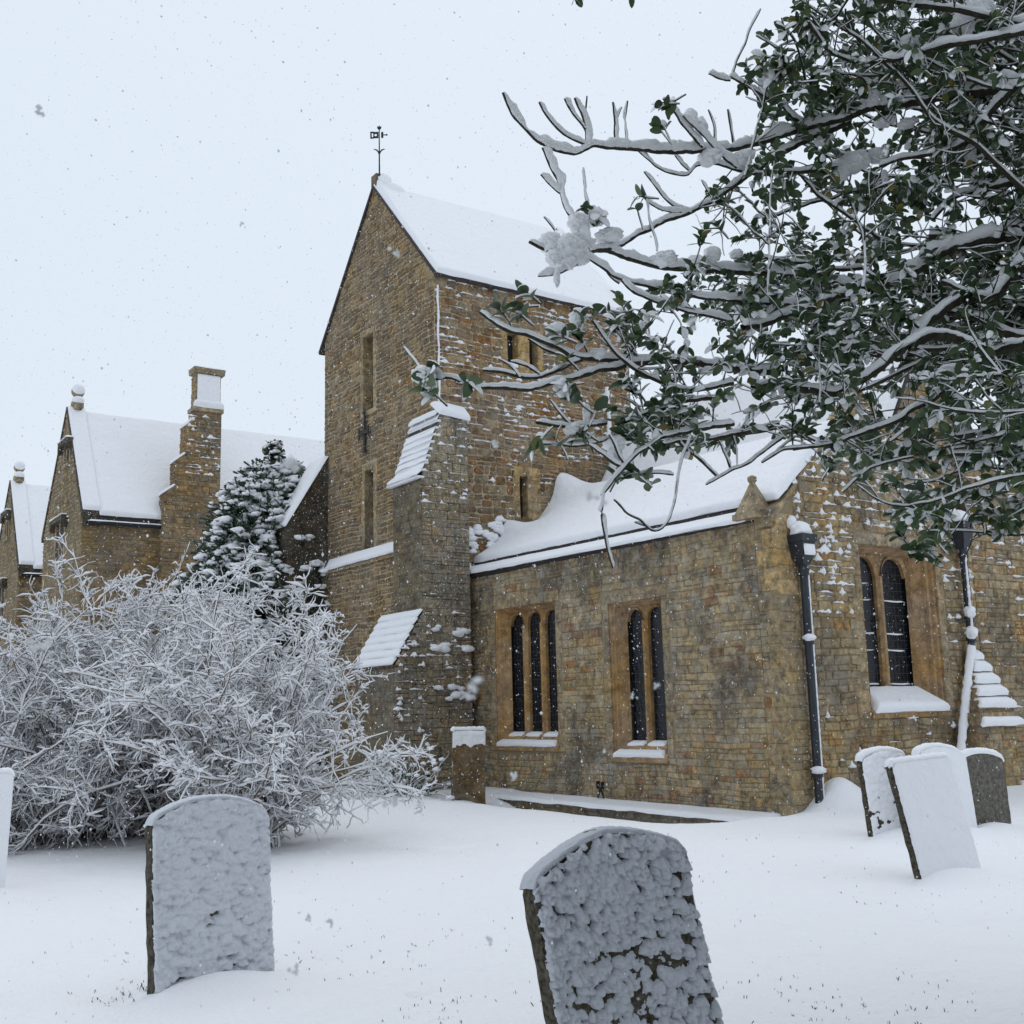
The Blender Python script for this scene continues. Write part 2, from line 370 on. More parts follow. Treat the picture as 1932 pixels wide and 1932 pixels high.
# ================================================================== ground
def gz(x, y):
    h = .10*fbm(np.asarray(x)*.22, np.asarray(y)*.22, 3, 11)+.055*fbm(np.asarray(x)*1.1, np.asarray(y)*1.1, 3, 12)
    # ground falls a little in front of the kerb and drifts up at the corner of the church
    k = np.exp(-((np.asarray(y)-12.95)/1.0)**2)*np.clip((np.asarray(x)+20.9)/1.2, 0, 1)*np.clip((-12.3-np.asarray(x))/.8, 0, 1)
    h = h-k*np.interp(np.asarray(x), [-21, -20.2, -14], [.20, .36, .50])
    h = h+.34*np.exp(-((np.asarray(x)+12.72)/.42)**2-((np.asarray(y)-14.92)/.42)**2)+.06*np.exp(-((np.asarray(x)+12.9)/.3)**2-((np.asarray(y)-13.8)/.35)**2)
    h = h+.13*np.exp(-((np.asarray(x)+12.75)/.5)**2)*np.clip((np.asarray(y)-14.2)/.5, 0, 1)*(np.asarray(y) < 22)
    return h-.02
GS = []   # grave positions get small drifts
def axis(lo, hi, step, far, n):
    a = np.arange(lo, hi, step); g = np.geomspace(step*2, far, n)
    return np.concatenate([lo-g[::-1], a, hi+g])
gx = axis(-25, 1, .075, 420, 26); gy = axis(-1.5, 16, .075, 420, 26)
gx = np.unique(np.round(np.concatenate([gx[(gx < -9) | (gx > -2)], np.arange(-9, -2, .034)]), 4)); gy = np.unique(np.round(np.concatenate([gy[(gy < 0) | (gy > 7)], np.arange(0, 7, .034)]), 4))
# ================================================================== church
church = empty('church', (-20, 14, 0), 'old stone church with snowy saddleback tower, low side aisle and tall leaded windows', 'church')
X1, Y1 = -12.88, 14.0             # corner of the aisle
XT, YT, XW, YN = -22.39, 13.157, -28.5, 19.15
FX = np.array([1., 0, 0]); FY = np.array([0, 1., 0])

def dressing(mb, O, S, Nn, s0, s1, z0, z1, wd, mi, seed, top=.22, bot=.0):
    R = random.Random(seed)
    for side in (0, 1):
        z = z0-bot
        while z < z1-.01:
            h = min(R.uniform(.26, .42), z1-z)
            l = wd*R.choice([.75, 1.25, 1.0])
            a, b = (s0-l, s0) if side == 0 else (s1, s1+l)
            stones(mb, O, S, Nn, a, b, z, z+h, ch=(h, h+.001), ln=(l, l+.01), gap=.008, proud=.016, seed=R.randint(0, 9999), mi=mi, jit=.002); z += h
    stones(mb, O, S, Nn, s0-wd*.7, s1+wd*.7, z1, z1+top, ch=(top, top+.01), ln=(.5, .8), gap=.008, proud=.02, seed=seed+5, mi=mi, jit=.002)
def window(O, S, Nn, s0, s1, z0, z1, n, depth, splay, sillh, head=.10, snow='thin', mat=None, mw=.14):
    """splayed stone opening with arched leaded lights"""
    O = np.array(O, float); S = np.array(S, float); Nn = np.array(Nn, float); mat = mat or ORANGE
    W = lambda s, z, nn: O+S*s+Z3*z+Nn*nn
    i0, i1, j0, j1 = s0+splay, s1-splay, z0+sillh, z1-head
    mb = MB(); lw = ((i1-i0)-(n-1)*mw)/n; ah = lw*.5
    zt = j1-.03; zs = zt-ah        # arch top, springing
    th = .12
    for front, nn in ((1, -depth), (0, -depth-th)):
        for k in range(n):
            a = i0+k*(lw+mw); b = a+lw; m = (a+b)/2
            K = 14; pts = []
            for q in range(K+1):
                u = q/K*2-1; pts.append((m+u*lw/2, zs+ah*(1-abs(u)**2.6)**.6))
            for q in range(K):
                mb.add([W(*pts[q], nn), W(*pts[q+1], nn), W(pts[q+1][0], j1, nn), W(pts[q][0], j1, nn)], [[0, 1, 2, 3]])
            if front:
                for q in range(K):
                    mb.add([W(*pts[q], nn), W(*pts[q+1], nn), W(*pts[q+1], nn-th), W(*pts[q], nn-th)], [[0, 1, 2, 3]])
                    # raised arch moulding
                    c0 = np.array(pts[q]); c1 = np.array(pts[q+1])
                    o0 = np.array([m+(c0[0]-m)*1.16, zs+(c0[1]-zs)*1.14]); o1 = np.array([m+(c1[0]-m)*1.16, zs+(c1[1]-zs)*1.14])
                    mb.add([W(*c0, nn+.0), W(*c1, nn+.0), W(*o1, nn+.035), W(*o0, nn+.035)], [[0, 1, 2, 3]])
        for k in range(n-1):
            a = i0+k*(lw+mw)+lw
            mb.add([W(a, j0, nn), W(a+mw, j0, nn), W(a+mw, j1, nn), W(a, j1, nn)], [[0, 1, 2, 3]])
    for k in range(n-1):
        a = i0+k*(lw+mw)+lw
        P = [W(a, j0, -depth-th), W(a, j0, -depth), W(a+mw*.3, j0, -depth+.06), W(a+mw*.7, j0, -depth+.06), W(a+mw, j0, -depth), W(a+mw, j0, -depth-th)]
        Q = [p+Z3*(zs-j0) for p in P]
        mb.add(P+Q, [[i, i+1, i+7, i+6] for i in range(5)])
    win = mb.build('window', mat, church)
    # reveal
    mb = MB(); prof = [(0, .012), (0, -.08*depth), (.14*splay, -.11*depth), (.2*splay, -.26*depth), (.34*splay, -.30*depth), (.44*splay, -.48*depth), (splay*.8, -depth*.75), (splay*.86, -depth*.82), (splay, -depth)]
    prev = None
    for (ins, nn) in prof:
        f = ins/splay if splay else 0
        ring = [W(s0+ins, z0+sillh*f, nn), W(s1-ins, z0+sillh*f, nn), W(s1-ins, z1-head*f, nn), W(s0+ins, z1-head*f, nn)]
        if prev is not None:
            for q in (1, 2, 3): mb.add([prev[q], prev[(q+1) % 4], ring[(q+1) % 4], ring[q]], [[0, 1, 2, 3]])
        prev = ring
    mb.build('reveal', mat, win)
    mb = MB(); mb.prism([W(s0-.02, z0-.09, .05), W(s0-.02, z0-.09, -.1), W(s0-.02, z0+sillh, -depth-.02), W(s0-.02, z0+sillh-.03, -depth+.1), W(s0-.02, z0, .07)], S*(s1-s0+.04))
    mb.build('sill', mat, win)
    mb = MB(); mb.add([W(i0-.03, j0-.05, -depth-.07), W(i1+.03, j0-.05, -depth-.07), W(i1+.03, j1, -depth-.07), W(i0-.03, j1, -depth-.07)], [[0, 1, 2, 3]])
    mb.build('glass', GLASS, win)
    mb = MB()
    if snow == 'thin':
        snow_quad(mb, W(s0+.04, z0+.0, .075), W(s1-.04, z0, .075), W(s1-.12, z0+sillh*.42, -depth*.35), W(s0+.12, z0+sillh*.42, -depth*.35), .07, 30, 8, .06, .01, 3)
        for k in range(n):
            a = i0+k*(lw+mw)
            snow_quad(mb, W(a-.02, j0-.06, -depth+.13), W(a+lw+.02, j0-.06, -depth+.13), W(a+lw, j0+.01, -depth-.05), W(a, j0+.01, -depth-.05), .05, 16, 6, .05, .01, k)
    elif snow == 'heap':
        snow_quad(mb, W(s0+.02, z0, .09), W(s1-.02, z0, .09), W(i1, j0+.05, -depth-.04), W(i0, j0+.05, -depth-.04), .13, 40, 20, .12, .05, 3)
        Rr = random.Random(5)
        for k in range(n):
            a = i0+k*(lw+mw)
            for zz in np.arange(j0+.15, j1-.4, .3):
                if Rr.random() < .75: 
                    x0 = a+Rr.uniform(0, .12); snow_quad(mb, W(x0, zz, -depth-.05), W(a+lw*Rr.uniform(.6, 1), zz, -depth-.05), W(a+lw*.9, zz+.02, -depth-.069), W(x0, zz+.02, -depth-.069), .012, 10, 4, .02, .004, k)
    mb.build('snow', SNOW, win, True)
    return win
# ---- aisle front wall (faces -Y)
FN = -FY
w1 = (-21.33, -19.05, .86, 3.83); w2 = (-17.30, -15.76, .70, 3.60)
mb = MB(); O = (0, Y1, 0)
holes = [w1, w2]
bigh = [(a-.22, b+.22, c-.1, d+.22) for a, b, c, d in holes]
stones(mb, O, FX, FN, XT-.45, X1-.45, -.4, 4.72, holes=bigh, ch=(.065, .17), ln=(.12, .50), gap=.008, proud=.020, seed=21, rnd=.5, wav=.022, jit=.008)
backing(mb, O, FX, FN, XT-.45, X1, -.3, 4.75, holes=holes, mi=1)
for q in holes: dressing(mb, O, FX, FN, *q, .22, 2, int(-q[0]*7))
for q in bigh: stones(mb, O, FX, FN, q[0], q[1], q[2]-.001, q[2]+.10, ch=(.1, .11), seed=8, gap=.008)
# quoins
R = random.Random(3); z = -.25; kk = 0
while z < 4.70:
    h = min(R.uniform(.22, .42), 4.72-z); l = .45 if kk % 2 else .30
    stones(mb, O, FX, FN, X1-.45, X1-l, z, z+h, ch=(.1, .15), ln=(.15, .2), gap=.008, seed=kk+50) if l < .44 else None
    stones(mb, O, FX, FN, X1-l, X1+.012, z, z+h, ch=(h, h+.01), ln=(l+.1, l+.11), gap=.006, proud=.02, seed=kk+90, mi=3 if z > 3.3 else 2, jit=.002); z += h; kk += 1
mb.build('aisle_wall', [A_FRONT, MORT_A, DRESSG, DRESS], church)
window((0, Y1, 0), FX, FN, *w1, 3, .26, .25, .26, mw=.17)
window((0, Y1, 0), FX, FN, *w2, 2, .26, .25, .26)
# ---- end wall (faces +X)
RN = FX
w3 = (16.06, 18.15, 1.42, 4.32)
hpE = [(-1.03, 1, 4.66-1.03*14.0), (.86, 1, 7.15+.86*16.35)]      # gable slopes
mb = MB(); O = (X1, 0, 0); led = []
hb = (w3[0]-.22, w3[1]+.22, w3[2]-.1, w3[3]+.22)
stones(mb, O, FY, RN, Y1+.45, 19.3, -.25, 7.15, holes=[hb], hp=hpE, ch=(.09, .20), ln=(.14, .5), gap=.012, proud=.03, seed=31, ledge=led, rnd=.6, wav=.03, jit=.01)
backing(mb, O, FY, RN, Y1, 19.3, -.3, 7.2, holes=[w3], hp=hpE, mi=1)
dressing(mb, O, FY, RN, *w3, .22, 2, 77)
stones(mb, O, FY, RN, hb[0], hb[1], hb[2]-.001, hb[2]+.10, ch=(.1, .11), seed=8, gap=.008)
z = -.25; kk = 1; R = random.Random(4)
while z < 4.70:
    h = min(R.uniform(.22, .42), 4.72-z); l = .45 if kk % 2 else .28
    if l < .44: stones(mb, O, FY, RN, Y1+l, Y1+.45, z, z+h, ch=(.1, .15), ln=(.15, .2), gap=.008, seed=kk+50)
    stones(mb, O, FY, RN, Y1-.012, Y1+l, z, z+h, ch=(h, h+.01), ln=(l+.1, l+.11), gap=.006, proud=.02, seed=kk+190, mi=3 if z > 3.3 else 2, jit=.002, hp=hpE); z += h; kk += 1
stones(mb, O, FY, RN, 19.3, 24.5, -.25, 6.05, ch=(.12, .2), ln=(.2, .5), gap=.012, proud=.03, seed=33, mi=0, ledge=led)
backing(mb, O, FY, RN, 19.3, 24.5, -.3, 6.05, mi=1)
mb.build('end_wall', [A_END, MORT_A, DRESSG, DRESS], church)
mb = MB()
ledge_snow(mb, O, FY, RN, led, lambda s, z: .04+.82*min(1, max(0, (z-2.6)/1.6))*(1 if s < 19 else .6), 5, .13, .06)
mb.build('wall_snow', SNOWR, church, True)
window((X1, 0, 0), FY, RN, *w3, 2, .45, .28, .34, snow='heap', mat=ORANGE, mw=.16)
# coping along the end gable and rear faces
mb = MB()
mb.prism([(X1-.32, 13.93, 4.56), (X1-.32, 16.35, 7.02), (X1-.32, 16.35, 7.1), (X1-.32, 13.93, 4.66)], (.35, 0, 0))
mb.prism([(X1-.32, 16.35, 7.09), (X1-.32, 19.3, 4.55), (X1-.32, 19.3, 4.68), (X1-.32, 16.35, 7.2)], (.36, 0, 0))
mb.prism([(X1-.03, 13.90, 4.50), (X1-.33, 13.90, 4.50), (X1-.33, 13.90, 4.80), (X1-.03, 13.90, 4.80)], (0, .25, 0))
mb.build('gable_coping', DRESSG, church)
mb = MB(); 
mb.prism([(X1-.35, 14.0, 0), (X1-.35, 19.3, 0), (X1-.35, 19.3, 4.5), (X1-.35, 16.35, 7.0), (X1-.35, 14.0, 4.6)], (.03, 0, 0)) if False else None
# ---- aisle roof, cornice
RA = np.array([XT, 14.22, 5.07]); RB = np.array([X1+.0, 14.22, 5.0]); RC = np.array([X1+.0, 15.72, 6.36]); RD = np.array([XT, 17.25, 6.93])
mb = MB()
mb.prism([RA-[0, .10, .07], RB-[.45, .10, .07], RC, RD], (0, 0, -.03))
mb.prism([(XT, 13.90, 4.70), (XT, 13.90, 4.76), (XT, 14.25, 4.98), (XT, 14.25, 4.60), (XT, 14.0, 4.62)], (X1-XT-.45, 0, 0))
mb.add([RD, RC, (X1-.03, 17.6, 5.6), (XT, 17.9, 6.0)], [[0, 1, 2, 3]])
aroof = mb.build('aisle_roof', SLATE, church)
mb = MB()
def drift(U, V):
    d = .42*np.exp(-(U/.045)**2)*np.exp(-((V-.18)/.18)**2)*0+.55*np.exp(-((U-.0)/.07)**2)*np.exp(-((V-.92)/.12)**2)+.30*np.exp(-(U/.06)**2)*np.exp(-((V-.36)/.07)**2)-.18*np.exp(-(U/.06)**2)*np.exp(-((V-.56)/.1)**2)
    return d+.05*np.exp(-((V-.8)/.4)**2)
snow_quad(mb, RA-[.02, .09, .04], RB-[0, .09, .04], RC+[0, .03, .04], RD+[-.02, .03, .04], .13, 150, 46, .13, .05, 4, drift=drift)
snow_quad(mb, (XT-.1, 13.84, 4.74), (X1-.50, 13.84, 4.64), (X1-.50, 14.10, 4.85), (XT-.1, 14.10, 4.93), .06, 160, 12, .06, .02, 6)
mb.build('snow', SNOW, aroof, True)
# pinnacle at the corner
mb = MB(); c = np.array([X1-.42, 13.98, 4.66])
for (z0, z1, r0, r1) in ((0, .10, .26, .26), (.10, .62, .23, .035), (.62, .66, .03, .05), (.66, .73, .055, .055), (.73, .76, .055, .02)):
    A = [c+np.array([sx*r0, sy*r0, z0]) for sx, sy in ((-1, -1), (1, -1), (1, 1), (-1, 1))]; B = [c+np.array([sx*r1, sy*r1, z1]) for sx, sy in ((-1, -1), (1, -1), (1, 1), (-1, 1))]
    mb.add(A+B, [(0, 1, 5, 4), (1, 2, 6, 5), (2, 3, 7, 6), (3, 0, 4, 7), (4, 5, 6, 7), (0, 3, 2, 1)])
mb.build('pinnacle', DRESSG, church)
# ---- nave roof behind
mb = MB(); mb.prism([(XT, 17.3, 5.9), (X1-.4, 17.3, 5.9), (X1-.4, 19.1, 9.0), (XT, 19.1, 9.0)], (0, 0, -.08))
mb.prism([(XT, 19.1, 9.0), (X1-.4, 19.1, 9.0), (X1-.4, 21.5, 5.2), (XT, 21.5, 5.2)], (0, 0, -.08))
mb.prism([(X1-.75, 17.3, 0), (X1-.75, 21.4, 0), (X1-.75, 21.4, 5.2), (X1-.75, 19.1, 8.9), (X1-.75, 17.3, 5.9)], (-.2, 0, 0))
mb.box((XT, 21.2, 0), (X1-.8, 21.35, 5.3))
me_ = MB(); stones(me_, (X1-.74, 0, 0), FY, RN, 17.3, 21.4, 4.4, 9.0, hp=[(-1.72, 1, 5.8-1.72*17.3), (1.58, 1, 8.9+1.58*19.1)], ch=(.12, .2), ln=(.2, .5), gap=.012, proud=.03, seed=36); me_.build('nave_end_wall', [A_END], church)
nroof = mb.build('nave_roof', SLATE, church)
mb = MB(); snow_quad(mb, (XT, 17.25, 5.85), (X1-.45, 17.25, 5.85), (X1-.45, 19.1, 9.02), (XT, 19.1, 9.02), .12, 60, 26, .12, .04, 9)
snow_quad(mb, (X1-.45, 21.5, 5.2), (XT, 21.5, 5.2), (XT, 19.1, 9.02), (X1-.45, 19.1, 9.02), .12, 40, 14, .12, .04, 19)
mb.build('snow', SNOW, nroof, True)
# ---- tower
AP = (-25.42, 15.45); EZ = 12.0
sl_r = (AP[1]-EZ)/(XT-AP[0]); sl_l = (AP[1]-EZ)/(AP[0]-XW)
hpT = [(sl_r, 1, EZ+sl_r*XT), (-sl_l, 1, EZ-sl_l*XW)]
slits = [(-26.12, -25.55, 9.42, 11.45), (-26.05, -25.56, 5.75, 7.82)]
mb = MB(); O = (0, YT, 0)
hb = [(a-.16, b+.16, c-.05, d+.16) for a, b, c, d in slits]
stones(mb, O, FX, FN, XW, XT, 5.55, 15.6, holes=hb, hp=hpT, ch=(.08, .20), ln=(.13, .42), gap=.026, proud=.022, seed=41, rnd=.75, wav=.035, jit=.012)
backing(mb, O, FX, FN, XW, XT, 5.4, 15.6, holes=slits, hp=hpT, mi=1)
for q in slits: dressing(mb, O, FX, FN, *q, .16, 2, int(-q[2]*7), top=.16)
O2 = (0, YT-.16, 0)
stones(mb, O2, FX, FN, XW, XT, -.2, 5.42, ch=(.09, .19), ln=(.15, .40), gap=.026, proud=.022, seed=42, rnd=.75, wav=.035, jit=.012)
backing(mb, O2, FX, FN, XW-.02, XT, -.3, 5.42, mi=1)
gw = mb.build('tower_gable_wall', [T_GAB, MORT_T, DRESSG], church)
mb = MB()
for a, b, c, d in slits:
    mb.add([(a, YT+.30, c), (b, YT+.30, c), (b, YT+.30, d), (a, YT+.30, d)], [[0, 1, 2, 3]])
    for P in ([(a, c), (a, d)], [(b, c), (b, d)], [(a, d), (b, d)], [(a, c), (b, c)]):
        (p0, q0), (p1, q1) = P; mb.add([(p0, YT+.0, q0), (p1, YT+.0, q1), (p1, YT+.3, q1), (p0, YT+.3, q0)], [[0, 1, 2, 3]])
mb.build('slit_recess', DRESSG, gw)
mb = MB(); a, b, c, d = slits[0]; mb.box((a+.22, YT+.28, c+.15), (b-.14, YT+.299, d-.15)); a, b, c, d = slits[1]; mb.box((a+.22, YT+.28, c+.15), (b-.06, YT+.299, d-.1))
mb.build('slit_opening', BLACKI, gw)
# string course with snow
mb = MB(); mb.prism([(XW-.02, YT-.22, 5.34), (XW-.02, YT-.02, 5.34), (XW-.02, YT+.01, 5.72), (XW-.02, YT-.22, 5.42)], (XT-1.0-XW, 0, 0)); sc = mb.build('string_course', DRESSG, church)
mb = MB(); snow_quad(mb, (XW-.05, YT-.25, 5.43), (XT-1.0, YT-.25, 5.43), (XT-1.0, YT-.005, 5.74), (XW-.05, YT-.005, 5.74), .07, 70, 10, .06, .03, 12); mb.build('snow', SNOWR, sc, True)
# iron cross tie
mb = MB(); y = YT-.05; cx, cz = -25.93, 8.82
mb.box((cx-.035, y-.03, 8.30), (cx+.035, y, 9.38)); mb.box((cx-.26, y-.055, cz-.04), (cx+.26, y-.03, cz+.04))
for sx in (-1, 1): mb.prism([(cx+sx*.22, y-.05, cz-.12), (cx+sx*.30, y-.05, cz-.16), (cx+sx*.30, y-.05, cz+.16), (cx+sx*.22, y-.05, cz+.12)], (0, .02, 0))
for zz in (8.32, 9.36): mb.prism([(cx-.08, y-.04, zz-.03), (cx+.08, y-.04, zz-.03), (cx+.05, y-.04, zz+.04), (cx-.05, y-.04, zz+.04)], (0, .03, 0))
mb.build('iron_tie_cross', BLACKI, church)
# side wall of the tower
mb = MB(); O = (XT, 0, 0); led = []
sw = [(15.24, 15.56, 9.98, 10.88), (15.90, 16.16, 9.98, 10.88), (15.50, 15.74, 6.15, 7.25)]
hb = [(15.08, 16.32, 9.8, 11.05), (15.34, 16.12, 6.15, 7.50)]
stones(mb, O, FY, RN, YT, YN, 4.0, 12.0, holes=hb, ch=(.09, .24), ln=(.14, .50), gap=.026, proud=.026, seed=51, ledge=led, jit=.014, rnd=.75, wav=.04)
backing(mb, O, FY, RN, YT, YN, -.3, 12.05, holes=sw, mi=1)
stones(mb, O, FY, RN, 15.08, 15.24, 9.98, 10.88, ch=(.3, .4), ln=(.2, .3), mi=2, seed=1, gap=.006); stones(mb, O, FY, RN, 15.56, 15.90, 9.98, 10.88, ch=(.9, .91), ln=(.5, .6), mi=2, seed=2, gap=.006)
stones(mb, O, FY, RN, 16.16, 16.32, 9.98, 10.88, ch=(.3, .4), ln=(.2, .3), mi=2, seed=3, gap=.006); stones(mb, O, FY, RN, 15.08, 16.32, 10.88, 11.05, ch=(.3, .4), ln=(.5, .7), mi=2, seed=4, gap=.006); stones(mb, O, FY, RN, 15.08, 16.32, 9.8, 9.98, ch=(.3, .4), ln=(.5, .7), mi=2, seed=4, gap=.006)
stones(mb, O, FY, RN, 15.34, 15.50, 6.15, 7.25, ch=(.3, .4), ln=(.2, .3), mi=2, seed=5, gap=.006); stones(mb, O, FY, RN, 15.74, 16.12, 6.15, 7.25, ch=(.36, .5), ln=(.5, .6), mi=2, seed=6, gap=.006); stones(mb, O, FY, RN, 15.34, 16.12, 7.25, 7.5, ch=(.3, .4), ln=(.9, 1), mi=2, seed=7, gap=.006)
mb.add([(XT-.25, 15, 6), (XT-.25, 16.5, 6), (XT-.25, 16.5, 11.2), (XT-.25, 15, 11.2)], [[0, 1, 2, 3]], 3)
for (a, b, c, d) in sw:
    for P in ([(a, c), (a, d)], [(b, c), (b, d)], [(a, d), (b, d)], [(a, c), (b, c)]):
        (p0, q0), (p1, q1) = P; mb.add([(XT, p0, q0), (XT, p1, q1), (XT-.25, p1, q1), (XT-.25, p0, q0)], [[0, 1, 2, 3]], 2)
tw = mb.build('tower_side_wall', [T_SIDE, MORT_T, DRESS, BLACKI], church)
mb = MB()
def pf(s, z):
    base = .80 if z > 9.0 else (.55 if z > 7.8 else .2)
    if s < 14.6 and z > 10: base = .8
    return base*(.25+1.5*vnoise(s*.9, z*.9, 4))
ledge_snow(mb, O, FY, RN, led, pf, 7, .10, .065)
snow_quad(mb, (XT+.03, 15.25, 9.99), (XT+.03, 15.55, 9.99), (XT-.15, 15.55, 10.1), (XT-.15, 15.25, 10.1), .07, 12, 6, .06, .01, 2)
# vertical seam of snow beside the corner stones
P = np.array([(XT+.02, 13.25+.01*math.sin(z*7), z) for z in np.arange(8.5, 11.75, .05)])
tube(mb, P, .022+.014*rng.random(len(P)), 6)
P = np.array([(XT+.03, 18.35+.02*math.sin(z*5), z) for z in np.arange(7.6, 9.9, .06)])
tube(mb, P, .05+.03*rng.random(len(P)), 6)
# lumps of snow on rough footing stones by the aisle roof
for k in range(46):
    y = 13.85+rng.random()*1.25; z = 5.2+rng.random()*.62+(y-13.9)*.35
    blob(mb, (XT+.05, y, z), .05+.05*rng.random(), k, 2, .4, squash=(.7, 1.5, .8))
blob(mb, (XT+.10, 13.86, 4.93), .13, 3, 3, .3, squash=(1, 1.1, 1.2)); blob(mb, (XT-.05, 13.75, 4.62), .15, 5, 3, .3, squash=(1.2, 1, .7))
mb.build('wall_snow', SNOWR, tw, True)
# unseen rear walls
mb = MB(); mb.add([(XW, YT, 0), (XW, YN, 0), (XW, YN, 12), (XW, YT, 12)], [[0, 1, 2, 3]])
mb.add([(XW, YN, 0), (XT, YN, 0), (XT, YN, 12), (AP[0], YN, 15.4), (XW, YN, 12)], [[0, 1, 2, 3, 4]])
mb.build('tower_rear_wall', MORT_T, church)
# tower roof
mb = MB()
e = .14
mb.prism([(XT+.16, YT-.07, 11.86), (AP[0], YT-.07, 15.40), (AP[0], YT-.07, 15.50), (XT+.20, YT-.07, 11.95)], (0, YN-YT+.2, 0))
mb.prism([(XW-.26, YT-.07, 11.72), (AP[0], YT-.07, 15.40), (AP[0], YT-.07, 15.50), (XW-.30, YT-.07, 11.80)], (0, YN-YT+.2, 0))
troof = mb.build('tower_roof', SLATE, church)
mb = MB()
snow_quad(mb, (XT+.22, YT-.05, 11.93), (XT+.22, YN+.12, 11.90), (AP[0]-.01, YN+.12, 15.50), (AP[0]-.01, YT-.05, 15.50), .12, 90, 50, .09, .04, 7, drift=lambda U, V: .12*np.exp(-(U/.05)**2)*V**6+.10*np.exp(-((U-.95)/.02)**2)*(V < .5)*np.exp(-((V-.18)/.12)**2))
snow_quad(mb, (XW-.30, YN+.12, 11.80), (XW-.30, YT-.03, 11.80), (AP[0], YT-.03, 15.50), (AP[0], YN+.12, 15.50), .08, 40, 24, .1, .02, 8)
mb.build('snow', SNOW, troof, True)
# apex stone
mb = MB(); mb.box((AP[0]-.13, YT-.04, 15.30), (AP[0]+.16, YT+.28, 15.78)); ap = mb.build('apex_stone', T_GAB, church)
mb = MB(); blob(mb, (AP[0]+.10, YT+.22, 15.64), .22, 4, 4, .03, squash=(.8, 1.0, .9), fq=1); blob(mb, (AP[0]+.08, YT+.45, 15.44), .26, 6, 4, .03, squash=(.8, 1.6, .8), fq=1); mb.build('snow', SNOW, ap, True)
mb = MB(); c = (AP[0]-.02, YN+.02, 15.25)
mb.prism([(c[0]-.16, c[1], c[2]), (c[0]+.16, c[1], c[2]), (c[0]+.17, c[1], c[2]+.18), (c[0], c[1], c[2]+.42), (c[0]-.17, c[1], c[2]+.18)], (0, .2, 0)); ap2 = mb.build('apex_stone', T_GAB, church)
mb = MB(); snow_quad(mb, (c[0]+.19, c[1]-.01, c[2]+.16), (c[0]+.19, c[1]+.21, c[2]+.16), (c[0], c[1]+.21, c[2]+.44), (c[0], c[1]-.01, c[2]+.44), .05, 10, 10, .06, .01, 2); mb.build('snow', SNOW, ap2, True)
# weathervane (stands in the picture plane: blade turned along the wind)
wv = empty('weathervane', (AP[0]+.19, YT+.04, 15.78), 'dark iron weathervane with pierced flag and curled leaves on the tower gable', 'weathervane')
vd = np.array([CR[0], CR[1], 0]); vd /= np.linalg.norm(vd); c0 = np.array([AP[0]+.19, YT+.04, 15.70])
mb = MB(); tube(mb, [c0, c0+Z3*.6, c0+Z3*1.34], [.022, .018, .014], 8); mb.build('rod', BLACKI, wv)
def flat(mb, pts, th=.014):
    nrm = np.cross(vd, Z3); mb.prism([c0+vd*a+Z3*b-nrm*th/2 for a, b in pts], nrm*th)
mb = MB()
# blade with three openings built from bars
zb = 1.17
for (a0, b0, a1, b1) in ((-.24, -.10, -.15, -.06), (-.24, .06, -.15, .10), (-.24, -.10, -.20, .10), (-.17, -.09, -.02, -.055), (-.17, .05, -.02, .09), (-.16, -.08, -.13, .08), (-.05, -.08, -.02, .09), (.05, -.085, .11, .085)):
    flat(mb, [(a0, zb+b0), (a1, zb+b0), (a1, zb+b1), (a0, zb+b1)])
for k in range(16):
    a, b = k/16*2*math.pi, (k+1)/16*2*math.pi; f = lambda q, r: (-.095+r*math.cos(q), zb+r*math.sin(q))
    flat(mb, [f(a, .035), f(b, .035), f(b, .06), f(a, .06)], .012)
flat(mb, [(.11, zb-.012), (.19, zb-.012), (.19, zb+.012), (.11, zb+.012)]); flat(mb, [(.17, zb), (.20, zb-.025), (.225, zb), (.20, zb+.03)], .03)
mb.build('vane_flag', BLACKI, wv)
mb = MB(); flat(mb, [(-.02, 1.33), (.02, 1.33), (.05, 1.36), (.06, 1.42), (.025, 1.40), (0, 1.45), (-.025, 1.40), (-.06, 1.42), (-.05, 1.36)], .03); mb.build('crown_tip', BLACKI, wv)
for sx in (-1, 1):
    mb = MB(); tube(mb, [c0+vd*sx*a+Z3*b for a, b in ((.01, .62), (.03, .69), (.07, .74), (.13, .76), (.155, .75))], [.012, .018, .022, .014, .004], 6); mb.build('curled_leaf', BLACKI, wv)
# ---- south-east buttress
def butt(name, x0, x1, yf, yb, zf, zt, ztop_back, mats, seed, frost_side=True, zbot=-.2, sidemat=None):
    """front face at yf up to zf, slope up to yb at zt"""
    mb = MB(); k = 1e-3
    hp = [(-(zt-zf)/(yb-yf), 1, zf-(zt-zf)/(yb-yf)*yf)]
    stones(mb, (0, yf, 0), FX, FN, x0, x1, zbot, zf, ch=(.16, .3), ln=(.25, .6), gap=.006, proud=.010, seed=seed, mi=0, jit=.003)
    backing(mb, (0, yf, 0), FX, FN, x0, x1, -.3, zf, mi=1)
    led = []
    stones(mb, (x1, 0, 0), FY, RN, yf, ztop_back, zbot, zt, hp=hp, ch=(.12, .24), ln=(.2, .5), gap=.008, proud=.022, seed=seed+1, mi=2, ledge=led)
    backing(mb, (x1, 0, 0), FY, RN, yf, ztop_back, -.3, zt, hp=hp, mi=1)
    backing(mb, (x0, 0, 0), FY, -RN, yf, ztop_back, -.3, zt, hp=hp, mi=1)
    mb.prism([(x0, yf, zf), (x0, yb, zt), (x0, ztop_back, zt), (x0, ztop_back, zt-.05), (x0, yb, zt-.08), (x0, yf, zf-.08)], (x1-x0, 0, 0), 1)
    return mb, led
bt, led = butt('buttress', -23.38, -22.03, 12.55, 13.07, 6.88, 8.42, 13.80, None, 61)
